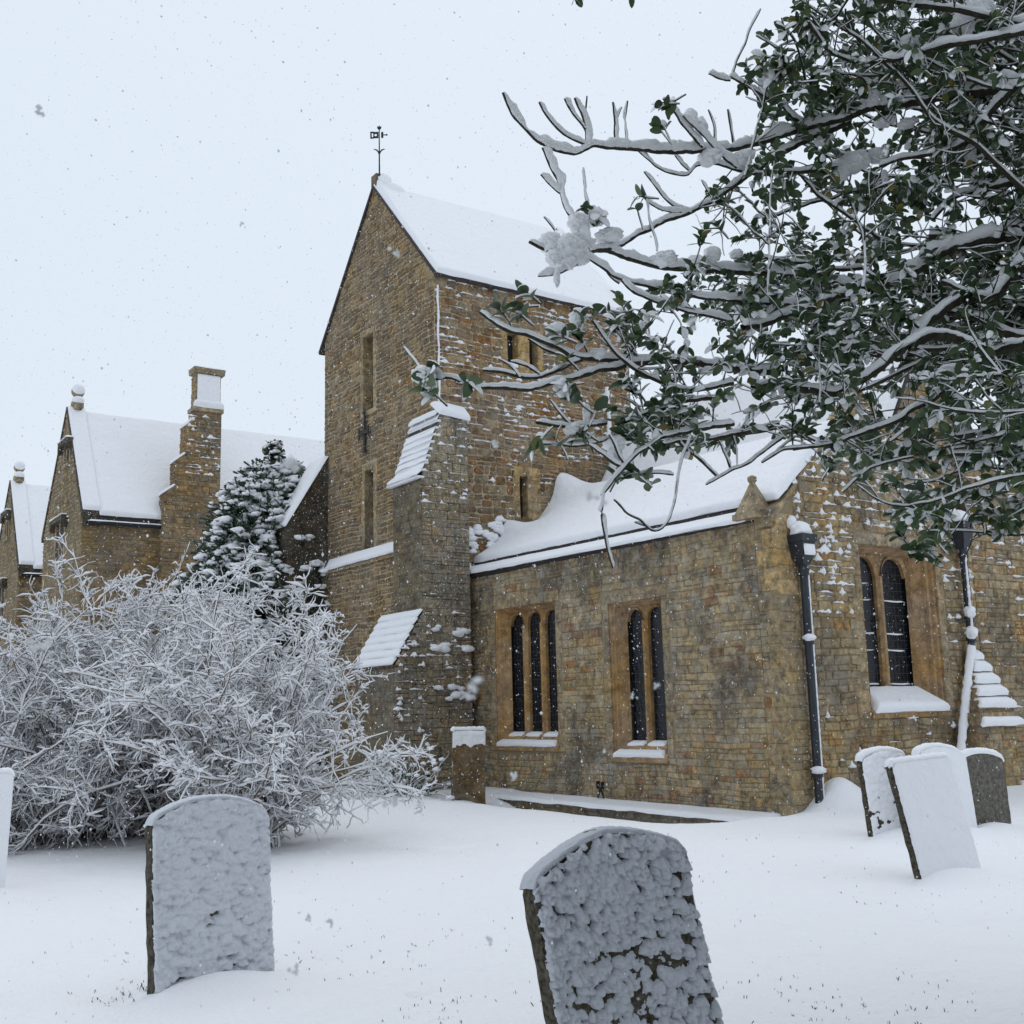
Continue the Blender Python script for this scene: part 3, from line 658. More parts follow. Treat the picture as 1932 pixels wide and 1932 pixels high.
b1 = bt.build('buttress', [BUTT, DARKW, BUTTS], church)
mb = MB(); R = random.Random(9)
K = 9
for k in range(K):     # stepped weathering tiles each with its snow
    f0, f1 = k/K, (k+1)/K; y0 = 12.55+.52*f0; y1_ = 12.55+.52*f1; z0 = 6.88+1.54*f0; z1 = 6.88+1.54*f1; ov = .10 if k == 0 else .0
    mb.box((-23.42-ov*.3, y0-.035-ov, z0-.03), (-22.0, y1_, z0+.02), 0)
    if k != 7: snow_quad(mb, (-23.40, y0-.045-ov, z0+.02), (-22.0, y0-.045-ov, z0+.02), (-22.04, y1_-.0, z1+.01), (-23.39, y1_-.0, z1+.01), .004+.012*R.random()+ov*.4, 60, 12, .03, .095, 20+k)
snow_quad(mb, (-21.98, 13.02, 8.40), (-21.98, 13.86, 8.32), (-22.40, 13.95, 8.66), (-22.40, 13.0, 8.72), .16, 24, 14, .14, .06, 33)
snow_quad(mb, (-23.36, 12.97, 8.38), (-22.1, 12.97, 8.38), (-22.1, 13.16, 8.56), (-23.36, 13.16, 8.56), .08, 24, 8, .06, .03, 34)
ledge_snow(mb, (-22.03, 0, 0), FY, RN, led, lambda s, z: .75 if z > 6.2 else (.45 if 2.0 < z < 3.6 else .04), 8, .07, .06)
mb.build('weathering_snow', [SNOWR, DARKW], b1, True)
bt, led = butt('buttress', -23.85, -21.99, 11.80, 12.55, 2.62, 3.86, 12.60, None, 71)
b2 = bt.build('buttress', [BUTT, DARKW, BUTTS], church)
mb = MB(); K = 7
for k in range(K):
    f0, f1 = k/K, (k+1)/K; y0 = 11.80+.75*f0; y1_ = 11.80+.75*f1; z0 = 2.62+1.24*f0; z1 = 2.62+1.24*f1
    mb.box((-23.88, y0-.04, z0-.03), (-21.97, y1_, z0+.02), 1)
    snow_quad(mb, (-23.87, y0-.06, z0+.03), (-21.97, y0-.06, z0+.03), (-21.99, y1_-.02, z1+.01), (-23.85, y1_-.02, z1+.01), .06, 34, 8, .05, .035, 40+k)
ledge_snow(mb, (-21.99, 0, 0), FY, RN, led, lambda s, z: .6 if 1.2 < z < 3.4 else .08, 8, .12, .08)
for k in range(30):
    blob(mb, (-21.98+.03*rng.random(), 12.65+1.1*rng.random(), rng.choice([3.35, 3.0, 2.1, 1.9])+.15*rng.random()), .05+.06*rng.random(), k, 2, .4, squash=(.8, 1.5, .7))
mb.build('weathering_snow', [SNOWR, DARKW], b2, True)
# west buttress, dark side towards us
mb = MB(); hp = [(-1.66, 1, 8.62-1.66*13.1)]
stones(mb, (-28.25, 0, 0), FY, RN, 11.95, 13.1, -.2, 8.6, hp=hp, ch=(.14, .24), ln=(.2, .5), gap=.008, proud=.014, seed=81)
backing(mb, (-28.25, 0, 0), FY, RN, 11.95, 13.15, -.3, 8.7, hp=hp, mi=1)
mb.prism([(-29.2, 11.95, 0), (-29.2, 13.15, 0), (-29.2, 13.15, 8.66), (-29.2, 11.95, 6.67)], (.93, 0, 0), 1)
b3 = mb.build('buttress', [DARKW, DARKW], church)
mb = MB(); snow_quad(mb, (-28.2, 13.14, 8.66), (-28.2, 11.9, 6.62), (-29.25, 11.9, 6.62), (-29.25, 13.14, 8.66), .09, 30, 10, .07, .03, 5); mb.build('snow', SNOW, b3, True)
# ---- east buttress with stepped snow beside the far pipe
mb = MB(); 
stones(mb, (X1+.42, 0, 0), FY, RN, 18.40, 19.55, -.2, 1.18, ch=(.12, .2), ln=(.2, .45), gap=.01, proud=.02, seed=91)
backing(mb, (X1+.42, 0, 0), FY, RN, 18.40, 19.55, -.3, 1.2, mi=1)
stones(mb, (0, 18.40, 0), FX, FN, X1, X1+.42, -.2, 1.18, ch=(.12, .2), ln=(.2, .3), gap=.01, proud=.015, seed=92)
backing(mb, (0, 18.40, 0), FX, FN, X1, X1+.42, -.3, 1.2, mi=1)
for k in range(6):
    f = k/6; hw = .56*(1-f)+.07; d = .46*(1-f)+.06; z = 1.15+.22*k
    mb.box((X1, 18.98-hw, z), (X1+d, 18.98+hw, z+.22))
b4 = mb.build('buttress', [A_END, MORT_A], church)
mb = MB()
for k in range(6):
    f = k/6; hw = .58*(1-f)+.09; d = .48*(1-f)+.07; z = 1.15+.22*k+(.10 if k else .0); dn = .46*(1-(k+1)/6)
    snow_quad(mb, (X1+d+.02, 18.98-hw, z-.02), (X1+d+.02, 18.98+hw, z-.02), (X1+dn-.03, 18.98+hw*.8, z+.12), (X1+dn-.03, 18.98-hw*.8, z+.12), .12, 24, 8, .09, .06, 60+k)
mb.build('snow', SNOW, b4, True)
# ---- rain pipes
def octo(mb, c, r, z0, z1, k=10, r1=None):
    c = np.array(c); r1 = r1 or r; a = np.linspace(0, 2*np.pi, k, endpoint=False)
    A = [(c[0]+r*math.cos(q), c[1]+r*math.sin(q), z0) for q in a]; B = [(c[0]+r1*math.cos(q), c[1]+r1*math.sin(q), z1) for q in a]
    mb.add(A+B, [[i, (i+1) % k, k+(i+1) % k, k+i] for i in range(k)]+[list(range(k))[::-1], list(range(k, 2*k))])
def downpipe(cx, cy, ztop, zb, label, bent=None):
    mb = MB(); 
    if bent is None:
        octo(mb, (cx, cy), .068, zb, ztop-.5, 14)
        for z in (zb+.62, ztop-1.75, ztop-.62): octo(mb, (cx, cy), .09, z-.05, z+.05, 14); octo(mb, (cx, cy), .10, z+.03, z+.06, 14)
        octo(mb, (cx, cy), .075, zb, zb+.25, 14, .068)
    else:
        octo(mb, (cx, cy), .068, bent, ztop-.5, 14)
        for z in (bent+.1, bent+.45, ztop-.62): octo(mb, (cx, cy), .09, z-.05, z+.05, 14)
        tube(mb, [(cx, cy, bent+.02), (cx, cy-.03, bent-.1), (cx, cy-.62, .75), (cx, cy-.68, .6), (cx, cy-.68, -.1)], .066, 12)
    pip = mb.build('downpipe', IRON, church)
    mb = MB(); h = ztop
    for (z0, z1, r0, r1) in ((h-.50, h-.36, .075, .13), (h-.36, h-.12, .13, .15), (h-.12, h, .17, .185)):
        A = [(cx+sx*r0, cy+sy*r0, z0) for sx, sy in ((-1, -1), (1, -1), (1, 1), (-1, 1))]; B = [(cx+sx*r1, cy+sy*r1, z1) for sx, sy in ((-1, -1), (1, -1), (1, 1), (-1, 1))]
        mb.add(A+B, [(0, 1, 5, 4), (1, 2, 6, 5), (2, 3, 7, 6), (3, 0, 4, 7), (4, 5, 6, 7), (0, 3, 2, 1)])
    mb.build('hopper', IRON, pip)
    mb = MB(); blob(mb, (cx, cy, h+.07), .17, 3, 3, .25, squash=(1, 1.15, .95)); blob(mb, (cx-.1, cy-.1, h+.22), .10, 8, 3, .3, squash=(.8, .8, 1.2))
    if bent is None:
        snow_quad(mb, (cx+.155, cy-.12, h-.34), (cx+.155, cy+.13, h-.34), (cx+.14, cy+.13, h-.16), (cx+.14, cy-.12, h-.16), .03, 12, 8, .04, .02, 2)
        for z in (zb+.68, ztop-1.69, zb+.10): blob(mb, (cx+.05, cy-.03, z), .11, int(z*9), 3, .3, squash=(1, 1.15, .55))
        tube(mb, [(cx+.055, cy+.045, z) for z in np.arange(zb+.1, ztop-.55, .05)], .012+.012*rng.random(len(np.arange(zb+.1, ztop-.55, .05))), 5)
    else:
        for z in (bent+.2, bent+.58): blob(mb, (cx+.05, cy-.03, z), .10, int(z*9), 3, .3, squash=(1, 1, 1.3))
        P = np.array([(cx, cy-.02-.62*f, bent-.05-(bent-.75)*f) for f in np.linspace(0, 1, 26)]+[(cx, cy-.68, .55), (cx, cy-.68, .35)]); coat(mb, P, .07, .14, 10, rough=.12)
        tube(mb, [(cx+.06, cy-.03, z) for z in np.arange(bent+.2, ztop-.6, .05)], .015+.02*rng.random(len(np.arange(bent+.2, ztop-.6, .05))), 5)
    mb.build('snow', SNOWR, pip, True); pip['label'] = label
downpipe(X1+.16, 14.44, 4.35, -.12, 'straight dark blue-grey downpipe')
downpipe(X1+.16, 18.83, 4.88, 0, 'bent downpipe with a thick stripe of snow', bent=2.62)
# ================================================================== kerb and small fitting
kerb = empty('stone_kerb', (-17, 13.6, -.2), 'long low stone kerb under snow at the foot of the aisle wall', 'kerb')
mb = MB(); stones(mb, (0, 13.38, 0), FX, FN, -21.1, -13.2, -.60, -.19, ch=(.10, .14), ln=(.3, .7), gap=.01, proud=.02, seed=5); mb.box((-21.1, 13.385, -.60), (-13.2, 13.99, -.20), 1); mb.build('kerb_stones', [BUTT, MORT_A], kerb)
mb = MB(); snow_quad(mb, (-21.2, 13.32, -.18), (-13.1, 13.32, -.21), (-13.1, 13.985, -.16), (-21.2, 13.985, -.12), .07, 150, 14, .07, .04, 14); mb.build('snow', SNOWR, kerb, True)
fit = empty('boot_scraper', (-17.5, 13.8, 0), 'small black iron fitting standing on the snowy kerb left of the two-light window', 'boot scraper')
mb = MB(); o = np.array([-17.50, 13.80, -.06])
tube(mb, [o+[-.09, 0, 0], o+[-.03, 0, .13], o+[0, 0, .17]], .022, 6); tube(mb, [o+[.09, 0, 0], o+[.03, 0, .13], o+[0, 0, .17]], .022, 6); mb.build('foot', BLACKI, fit)
mb = MB(); mb.box(o+[-.08, -.03, .16], o+[.08, .03, .20]); mb.box(o+[-.09, -.03, .19], o+[-.05, .03, .31]); mb.box(o+[.04, -.03, .19], o+[.085, .03, .30]); mb.build('scraper_bar', BLACKI, fit)
# ================================================================== manor houses
def ball_finial(root, c, r):
    mb = MB(); blob(mb, c+np.array([0, 0, r*2.55]), r, 1, 3, .0); blob(mb, c+np.array([0, 0, r*.6]), r*.98, 1, 3, .0, squash=(1, 1, .72)); octo(mb, c[:2], r*.4, c[2]+r*1.1, c[2]+r*1.9, 10); octo(mb, c[:2], r*1.0, c[2]-.12, c[2]+.12, 4); f = mb.build('ball_finial', DRESSG, root, True)
    mb = MB(); blob(mb, c+np.array([.10, .0, r*2.55+.07]), r*.96, 1, 3, .0); blob(mb, c+np.array([.10, .0, r*.6+.12]), r*.95, 1, 3, .0, squash=(1, 1, .7)); mb.build('snow', SNOW, f, True)
def hood_window(root, x0, x1, z0, z1, y):
    mb = MB(); mb.box((x0, y-.03, z0), (x1, y-.028, z1)); m = (x0+x1)/2
    win = mb.build('window', BLACKI, root)
    mb = MB(); mb.box((x0-.12, y-.07, z0), (x0, y, z1)); mb.box((x1, y-.07, z0), (x1+.12, y, z1)); mb.box((m-.06, y-.08, z0), (m+.06, y, z1)); mb.box((x0-.12, y-.12, z0-.12), (x1+.12, y, z0)); mb.build('frame', DRESSG, win)
    mb = MB(); mb.box((x0-.25, y-.25, z1), (x1+.25, y, z1+.16)); mb.box((x0-.25, y-.25, z1-.25), (x0-.12, y, z1)); mb.box((x1+.12, y-.25, z1-.25), (x1+.25, y, z1)); mb.build('hood_mould', DARKW, win)
    mb = MB(); snow_quad(mb, (x0-.27, y-.28, z1+.17), (x1+.27, y-.28, z1+.17), (x1+.27, y, z1+.19), (x0-.27, y, z1+.19), .07, 14, 6, .06, .01, 1); mb.build('snow', SNOW, win, True)
def house(label, x0, x1, yf, yback, ez, rz, seed, ywall=None):
    root = empty('manor_house', ((x0+x1)/2, yf, 0), label, 'house', 'gabled manor wings behind the shrubs'); ax = (x0+x1)/2+.1
    kr = (rz-ez)/(x1-ax); kl = (rz-ez)/(ax-x0)
    mb = MB(); hp = [(kr, 1, ez+kr*x1), (-kl, 1, ez-kl*x0)]
    stones(mb, (0, yf, 0), FX, FN, x0, x1, 0, rz, hp=hp, ch=(.13, .2), ln=(.25, .6), gap=.03, proud=.03, seed=seed)
    backing(mb, (0, yf, 0), FX, FN, x0, x1, -.3, rz, hp=hp, mi=1); mb.build('gable_wall', [H_GAB, MORT_A], root)
    mb = MB(); O = (x1, 0, 0)
    stones(mb, O, FY, RN, yf, yback, 0, ez-.1, ch=(.13, .24), ln=(.25, .7), gap=.02, proud=.03, seed=seed+1); backing(mb, O, FY, RN, yf, yback, -.3, ez, mi=1)
    mb.add([(x0, yf, 0), (x0, yback, 0), (x0, yback, ez), (x0, yf, ez)], [[0, 1, 2, 3]], 1); mb.add([(x0, yback, 0), (x1, yback, 0), (x1, yback, ez), (ax, yback, rz), (x0, yback, ez)], [[0, 1, 2, 3, 4]], 1)
    mb.build('side_wall', [H_SIDE, MORT_A], root)
    g = .55   # coping width: gable stands proud of the roof
    mb = MB(); 
    mb.prism([(x1+.18, yf+g, ez-.12), (ax, yf+g, rz-.08), (ax, yf+g, rz-.2), (x1+.18, yf+g, ez-.28)], (0, yback-yf-g, 0)); mb.prism([(x0-.18, yf+g, ez-.12), (ax, yf+g, rz-.08), (ax, yf+g, rz-.2), (x0-.18, yf+g, ez-.28)], (0, yback-yf-g, 0))
    rf = mb.build('roof', SLATE, root)
    mb = MB(); snow_quad(mb, (x1+.24, yf+g-.02, ez-.14), (x1+.24, yback, ez-.14), (ax, yback, rz-.05), (ax, yf+g-.02, rz-.05), .16, 90, 46, .12, .06, seed)
    snow_quad(mb, (x0-.24, yback, ez-.14), (x0-.24, yf+g, ez-.14), (ax, yf+g, rz-.05), (ax, yback, rz-.05), .14, 30, 20, .12, .05, seed+1)
    mb.build('snow', SNOW, rf, True)
    mb = MB(); mb.prism([(x1+.12, yf-.06, ez+.02), (ax, yf-.06, rz+.12), (ax, yf-.06, rz-.02), (x1+.12, yf-.06, ez-.22)], (0, g+.08, 0)); mb.prism([(x0-.22, yf-.06, ez-.1), (ax, yf-.06, rz+.12), (ax, yf-.06, rz-.02), (x0-.2, yf-.06, ez-.3)], (0, g+.08, 0))
    mb.box((x1, yf, ez-.5), (x1+.16, yf+g, ez-.1))
    cp = mb.build('gable_coping', DARKW, root)
    mb = MB(); snow_quad(mb, (x1+.16, yf-.02, ez+.03), (x1+.16, yf+g+.06, ez+.03), (ax, yf+g+.06, rz+.14), (ax, yf-.02, rz+.14), .10, 14, 30, .1, .02, seed+3); mb.build('snow', SNOW, cp, True)
    mb = MB(); tube(mb, [(x1+.28, yf+.1, ez-.42), (x1+.28, yback, ez-.42)], .07, 8); gt = mb.build('gutter', BLACKI, root)
    mb = MB(); snow_quad(mb, (x1+.36, yf+.1, ez-.37), (x1+.36, yback, ez-.37), (x1+.2, yback, ez-.36), (x1+.2, yf+.1, ez-.36), .045, 60, 5, .04, .02, 3); mb.build('snow', SNOW, gt, True)
    ball_finial(root, np.array([ax+.12, yf+.3, rz+.10]), .235)
    return root, ax
hA, axA = house('wing with tall stepped chimney and ball-topped gable, right of the far-left gable', -46.0, -40.2, 9.5, 24, 8.75, 13.0, 101)
hood_window(hA, -43.75, -42.45, 7.2, 8.75, 9.5); hood_window(hA, -43.0, -42.2, 10.85, 11.55, 9.5)
# chimney breast on the side wall
mb = MB(); cx0, cx1 = -40.2, -39.75
y1 = 14.2
prof = [(12.15, 7.4), (12.15, 9.55), (12.52, 9.9), (12.52, 10.6), (12.85, 11.0), (12.85, 12.15), (13.2, 12.5)]
hpC = []
for (ya, yb, za, zb) in ((12.15, y1, -.2, 9.5), (12.52, y1, 9.5, 10.7), (12.85, y1, 10.7, 12.05), (13.15, y1, 12.05, 12.7), (13.22, 14.15, 12.8, 14.15)):
    mi = 0 if za < 12.7 else 2
    stones(mb, (cx1, 0, 0), FY, RN, ya, yb, za, zb, ch=(.14, .24), ln=(.25, .6), gap=.02, proud=.03, seed=int(za*10)+7, mi=mi); stones(mb, (0, ya, 0), FX, FN, cx0-(.05 if za > 9 else 0), cx1, za, zb, ch=(.14, .24), ln=(.25, .6), gap=.02, proud=.03, seed=int(za*10)+8, mi=mi)
    mb.box((cx0-(.05 if za > 9 else 0), ya+.004, za), (cx1-.004, yb, zb), 1)
mb.box((cx0-.1, 13.10, 12.68), (cx1+.12, 14.24, 12.82), 2); mb.box((cx0-.1, 13.12, 14.12), (cx1+.12, 14.26, 14.24), 2); mb.box((cx0-.10, 13.10, 14.24), (cx1+.12, 14.28, 14.32), 2)
ch = mb.build('chimney', [H_SIDE, MORT_A, DRESSG], hA)
mb = MB()
for (ya, yb, z) in ((12.1, 12.56, 9.5), (12.48, 12.9, 10.7), (12.8, 13.22, 12.05)):
    mb.prism([(cx0, ya-.02, z-.03), (cx0, yb, z+.36), (cx0, yb, z-.05)], (cx1-cx0+.03, 0, 0), 1)
    snow_quad(mb, (cx1+.04, ya-.04, z-.0), (cx1+.04, yb, z+.38), (cx0, yb, z+.38), (cx0, ya-.04, z-.0), .06, 12, 12, .05, .01, 4)
snow_quad(mb, (cx1+.14, 13.08, 12.82), (cx1+.14, 14.26, 12.82), (cx1-.05, 14.2, 12.98), (cx1-.05, 13.15, 12.98), .22, 20, 8, .12, .08, 4)
snow_quad(mb, (cx1+.13, 13.09, 14.33), (cx1+.13, 14.29, 14.33), (cx0-.10, 14.29, 14.33), (cx0-.10, 13.09, 14.33), .07, 16, 16, .08, .02, 5)
snow_quad(mb, (cx1+.035, 13.26, 12.9), (cx1+.035, 14.12, 12.9), (cx1+.03, 14.12, 14.1), (cx1+.03, 13.26, 14.1), .03, 20, 20, .05, .03, 5)
led = []; tmp = MB(); stones(tmp, (cx1, 0, 0), FY, RN, 12.9, y1, 10.2, 12.5, ch=(.14, .24), ln=(.25, .6), gap=.02, proud=.03, seed=114, ledge=led)
ledge_snow(mb, (cx1, 0, 0), FY, RN, led, lambda s, z: .75, 8, .12, .07)
mb.build('snow', [SNOWR, H_SIDE], ch, True)
mb = MB(); mb.box((-40.15, 13.3, 7.35), (-39.85, 13.9, 7.95)); mb.prism([(-40.15, 13.3, 7.35), (-40.15, 13.9, 7.35), (-40.15, 13.72, 7.05), (-40.15, 13.48, 7.05)], (.28, 0, 0)); tube(mb, [(-39.98, 13.6, 7.1), (-39.98, 13.6, 0)], .07, 8); dp = mb.build('downpipe', BLACKI, hA)
mb = MB(); blob(mb, (-39.98, 13.6, 8.0), .3, 2, 3, .2, squash=(.6, 1, .4)); tube(mb, [(-39.9, 13.6, z) for z in np.arange(0, 7, .2)], .03, 5); mb.build('snow', SNOW, dp, True)
hB, axB = house('far-left wing with ball-topped gable, cut by the left edge of the view', -56.2, -50.6, 9.5, 24, 8.1, 12.1, 131)
hood_window(hB, -54.3, -53.0, 6.0, 7.6, 9.5); hood_window(hB, -53.7, -52.9, 9.6, 10.6, 9.5)
# small rear gable whose ball finial shows above the conifer
mb = MB(); ball_finial(hA, np.array([-40.0, 16.15, 10.95]), .25); 
mb.prism([(-42.5, 15.2, 8.6), (-42.5, 17.1, 8.6), (-42.5, 16.15, 10.9)], (2.7, 0, 0)); dm = mb.build('dormer_gable', H_SIDE, hA)
mb = MB(); snow_quad(mb, (-39.7, 15.1, 8.5), (-39.7, 16.15, 10.95), (-42.5, 16.15, 10.95), (-42.5, 15.1, 8.5), .12, 20, 20, .1, .02, 4); mb.build('snow', SNOW, dm, True)

# ================================================================== gravestones
def gravestone(label, x, y, yaw, back, side, wd, ht, th, style, mat, seed, shape='round', cap=.045, sh=.88, base=None, lean_lbl=None):
    z0 = float(gz(x, y))
    root = empty('gravestone', (x, y, 0), label, 'gravestone', 'gravestones in the churchyard')
    def W(P):      # local s (width), z (up), n (towards +X face)
        P = np.asarray(P, float); s, z, n = P[..., 0], P[..., 1], P[..., 2]
        s2 = s*math.cos(side)-z*math.sin(side); z2 = s*math.sin(side)+z*math.cos(side)
        n2 = n*math.cos(back)-z2*math.sin(back); z3 = n*math.sin(back)+z2*math.cos(back)
        return np.stack([x+n2*math.cos(yaw)-s2*math.sin(yaw), y+n2*math.sin(yaw)+s2*math.cos(yaw), z3], -1)
    hw = wd/2
    def top(s):
        u = np.clip(np.abs(s)/hw, 0, 1)
        if shape == 'round': return ht*(sh+(1-sh)*np.sqrt(np.clip(1-u**2, 0, 1)*.98+.02)**1.0) - .0
        if shape == 'arch': return ht*(sh+(1-sh)*(1-u**(1.6 if style == 'crumb' else 2.2)))-.05*np.clip((u-.88)/.12, 0, 1)**2
        return ht-.05*np.clip((u-.85)/.15, 0, 1)**2
    R_ = np.random.default_rng(seed)
    ns = 40; S_ = np.linspace(-hw, hw, ns); T_ = top(S_)
    loop = [(-hw, -.3)]+[(s, t) for s, t in zip(S_, T_)]+[(hw, -.3)]
    # side outline subdivided so that the edge can be rough
    L = []
    for i in range(len(loop)):
        a, b = np.array(loop[i]), np.array(loop[(i+1) % len(loop)]); k = max(1, int(np.linalg.norm(b-a)/.05))
        for q in range(k): L.append(a+(b-a)*q/k)
    L = np.array(L); Cc = np.array([0, ht*.45]); nrm = (L-Cc)/np.linalg.norm(L-Cc, axis=1)[:, None]
    L0 = L+nrm*(fbm(L[:, 0]*9+seed, L[:, 1]*9, 3, seed)*.03)[:, None]
    rings = []
    for n_, ins in ((-th, .022), (-th+.006, .007), (-th*.66, -.004), (-th*.33, -.002), (-.006, .006), (0, .02)):
        rr_ = L0-nrm*ins+nrm*(fbm(L[:, 0]*14+n_*40, L[:, 1]*14, 2, seed+3)*.018)[:, None]
        rings.append(W(np.column_stack([rr_, np.full(len(L), n_)])))
    mb = MB(); mb.add_grid(np.array(rings), 0, True); k = len(L)
    mb.add(rings[0], [list(range(k))]); mb.add(rings[-1], [list(range(k))])
    mb.build('stone', mat, root)
    # ---- snow on the face as a height field, and the cap
    mb = MB()
    if style != 'bare':
        step = {'crumb': .0055, 'ripple': .008}.get(style, .012)
        nu, nv = int(wd/step), int(ht/step); u = np.linspace(-1, 1, nu); v = np.linspace(0, 1, nv)
        U, V = np.meshgrid(u*(hw-.004), v, indexing='ij'); TP = top(U); Zz = V*(TP-.004)
        H = np.full(U.shape, 0.)
        def stamp(num, rmin, rmax, hh, asp=1.0):
            ss = R_.uniform(-hw, hw, num); zz = R_.uniform(0, ht, num); rr = R_.uniform(rmin, rmax, num)
            for a, b, r in zip(ss, zz, rr):
                i0, i1 = np.searchsorted(u*hw, a-r*asp), np.searchsorted(u*hw, a+r*asp)
                if i1 <= i0: continue
                sub = (slice(i0, i1), slice(max(0, int((b-1.3*r)/ht*nv)-6), min(nv, int((b+1.3*r)/ht*nv*1.16)+6)))
                dz = Zz[sub]-b; dz = np.where(dz < 0, dz*1.5, dz*.75); d = ((U[sub]-a)/asp)**2+dz**2
                H[sub] = np.maximum(H[sub], hh*r*np.sqrt(np.clip(1-d/r**2, 0, 1))+bias[sub])
        bias = np.zeros_like(H)
        big = fbm(U*3.1+seed, Zz*4.2, 3, seed)
        if style == 'crumb':
            cov = -.004+.030*big+.026*np.clip((Zz-ht*.55)/ht, 0, 1)+.018*fbm(U*9+3, Zz*12, 2, seed+7)
            dark = np.exp(-((U-.02)/.05)**2-((Zz-.33)/.16)**2)+np.exp(-((U-.22)/.14)**2-((Zz-.52+.3*U)/.03)**2)+np.exp(-((U+.10)/.14)**2-((Zz-.56)/.02)**2)+.8*np.exp(-((U+.12)/.05)**2-((Zz-.30)/.03)**2)
            bias = np.zeros_like(H); stamp(1300, .010, .030, .66, 1.15); C1 = H.copy()
            H = np.zeros_like(H); stamp(5200, .006, .013, .8); H = cov*1.25-.003-.030*dark+C1*2.0+H*1.4*(C1 > .002)+.004*fbm(U*70, Zz*70, 2, seed)
        elif style == 'ripple':
            bias = .016+.016*big+.02*np.clip((Zz-ht*.6)/ht, 0, 1)+.016*fbm(U*4, Zz*16+U*5, 3, seed+2)
            H = bias.copy()*0; bb = bias; bias = np.zeros_like(H); stamp(1000, .013, .036, .5, 1.6); C1 = H.copy(); H = C1*0; stamp(3000, .008, .018, .5); H = bb+C1*(2.6-1.1*np.clip(Zz/ht, 0, 1))+1.1*H-.014
            for (a, b, rx, rz_) in ((.0, .42, .05, .012), (-.03, .36, .03, .010), (.10, .17, .04, .012), (.02, .165, .02, .01), (-.22, .08, .05, .012)): H -= .05*np.exp(-((U-a)/rx)**2-((Zz-b)/rz_)**2)
        elif style == 'smooth':
            H = .022+.010*big+.004*fbm(U*45, Zz*45, 2, seed)+.012*fbm(U*9, Zz*9, 2, seed+4)
        elif style == 'patchy':
            bias = .02*big-.002+.03*np.clip((Zz-ht*.5)/ht, 0, 1)+.02*fbm(U*9, Zz*11, 2, seed+7); H = bias.copy(); stamp(500, .015, .05, .5, 1.4)
        elif style == 'top':
            H = -.02+.075*np.clip((Zz-ht*.66)/(ht*.3), 0, 1)+.03*big+.04*fbm(U*9, Zz*11, 3, seed+7)
        ed = np.minimum(np.minimum(U+hw, hw-U), .6)/.02; ed = np.clip(ed+.5*fbm(Zz*40, U*40, 2, seed+1), 0, 1)
        H = H*np.sqrt(1-(1-ed)**2)-.004*(1-ed)
        H = np.where(H < .0008, -.008, H)
        mb.add_grid(W(np.stack([U, Zz-.45*np.clip(H, 0, .08)*(Zz > .04), H], -1)))
    # cap
    Sx = np.linspace(-hw*.985, hw*.985, 90); T2 = top(Sx); K = 12; a = np.linspace(-.25, math.pi+.25, K)
    dT = np.gradient(T2, Sx); nx, nz = -dT/np.sqrt(1+dT**2), 1/np.sqrt(1+dT**2)
    thick = cap*(1+.5*fbm(Sx*9+seed, Sx*0, 3, seed))*np.clip((hw-np.abs(Sx))/.05+.25, 0, 1)**.5
    G = []
    for i in range(len(Sx)):
        row = []
        for q in a:
            cn = -th/2+.004+(th/2+(.012 if math.cos(q) < 0 else .006))*math.cos(q); hgt = thick[i]*max(-.35, math.sin(q))**1 if math.sin(q) > 0 else -.02
            hgt += .006*math.sin(Sx[i]*60+q*5)*max(0, math.sin(q))
            row.append((Sx[i]+nx[i]*hgt, T2[i]+nz[i]*hgt, cn))
        G.append(row)
    mb.add_grid(W(np.array(G)))
    mb.build('snow', {'crumb': SNOW_SHADE, 'ripple': SNOW_SHADE2, 'patchy': SNOWR}.get(style, SNOW), root, True)
    # drift hugging the foot
    GS.append((x, y, wd))
    return root
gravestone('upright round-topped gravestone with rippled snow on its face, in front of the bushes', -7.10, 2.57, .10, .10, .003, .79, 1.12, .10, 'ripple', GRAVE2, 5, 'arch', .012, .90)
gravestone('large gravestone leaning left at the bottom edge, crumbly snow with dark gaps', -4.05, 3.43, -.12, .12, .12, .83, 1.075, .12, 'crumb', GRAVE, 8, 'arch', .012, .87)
gravestone('leaning gravestone with smooth snow over its whole face, in front of its neighbours', -6.72, 9.33, -.15, .20, .055, .76, 1.085, .08, 'smooth', GRAVE, 11, 'flat', .045)
gravestone('gravestone with patchy snow half hidden behind the smooth leaning one', -9.30, 11.88, -.12, .09, .03, .75, 1.02, .09, 'patchy', GRAVE, 13, 'arch', .05, .92)
gravestone('dark lichened gravestone under a white snow cap, right of the smooth leaning one', -8.84, 13.15, -.13, .09, -.06, .73, .95, .10, 'foot', plain('grey_headstone', (.085, .075, .058), .95, 25, .02, (22, (.20, .19, .165)), .1), 17, 'arch', .055, .92)
gravestone('gravestone of which only the snowy rounded top shows behind the smooth leaning one', -8.78, 12.30, -.1, .17, -.09, .82, 1.065, .10, 'smooth', GRAVE, 19, 'arch', .05, .9)
gravestone('square brown headstone with a snow cap against the church wall', -19.9, 12.35, -.40, .01, -.02, .68, 1.26, .14, 'top', stone_mat('brown_headstone', [(.15,.11,.065)], .3, .3), 23, 'flat', .06)
gravestone('snow-plastered gravestone cut by the left edge of the view', -12.30, 1.95, .10, .03, -.04, .78, 1.14, .10, 'smooth', GRAVE2, 29, 'flat', .04)

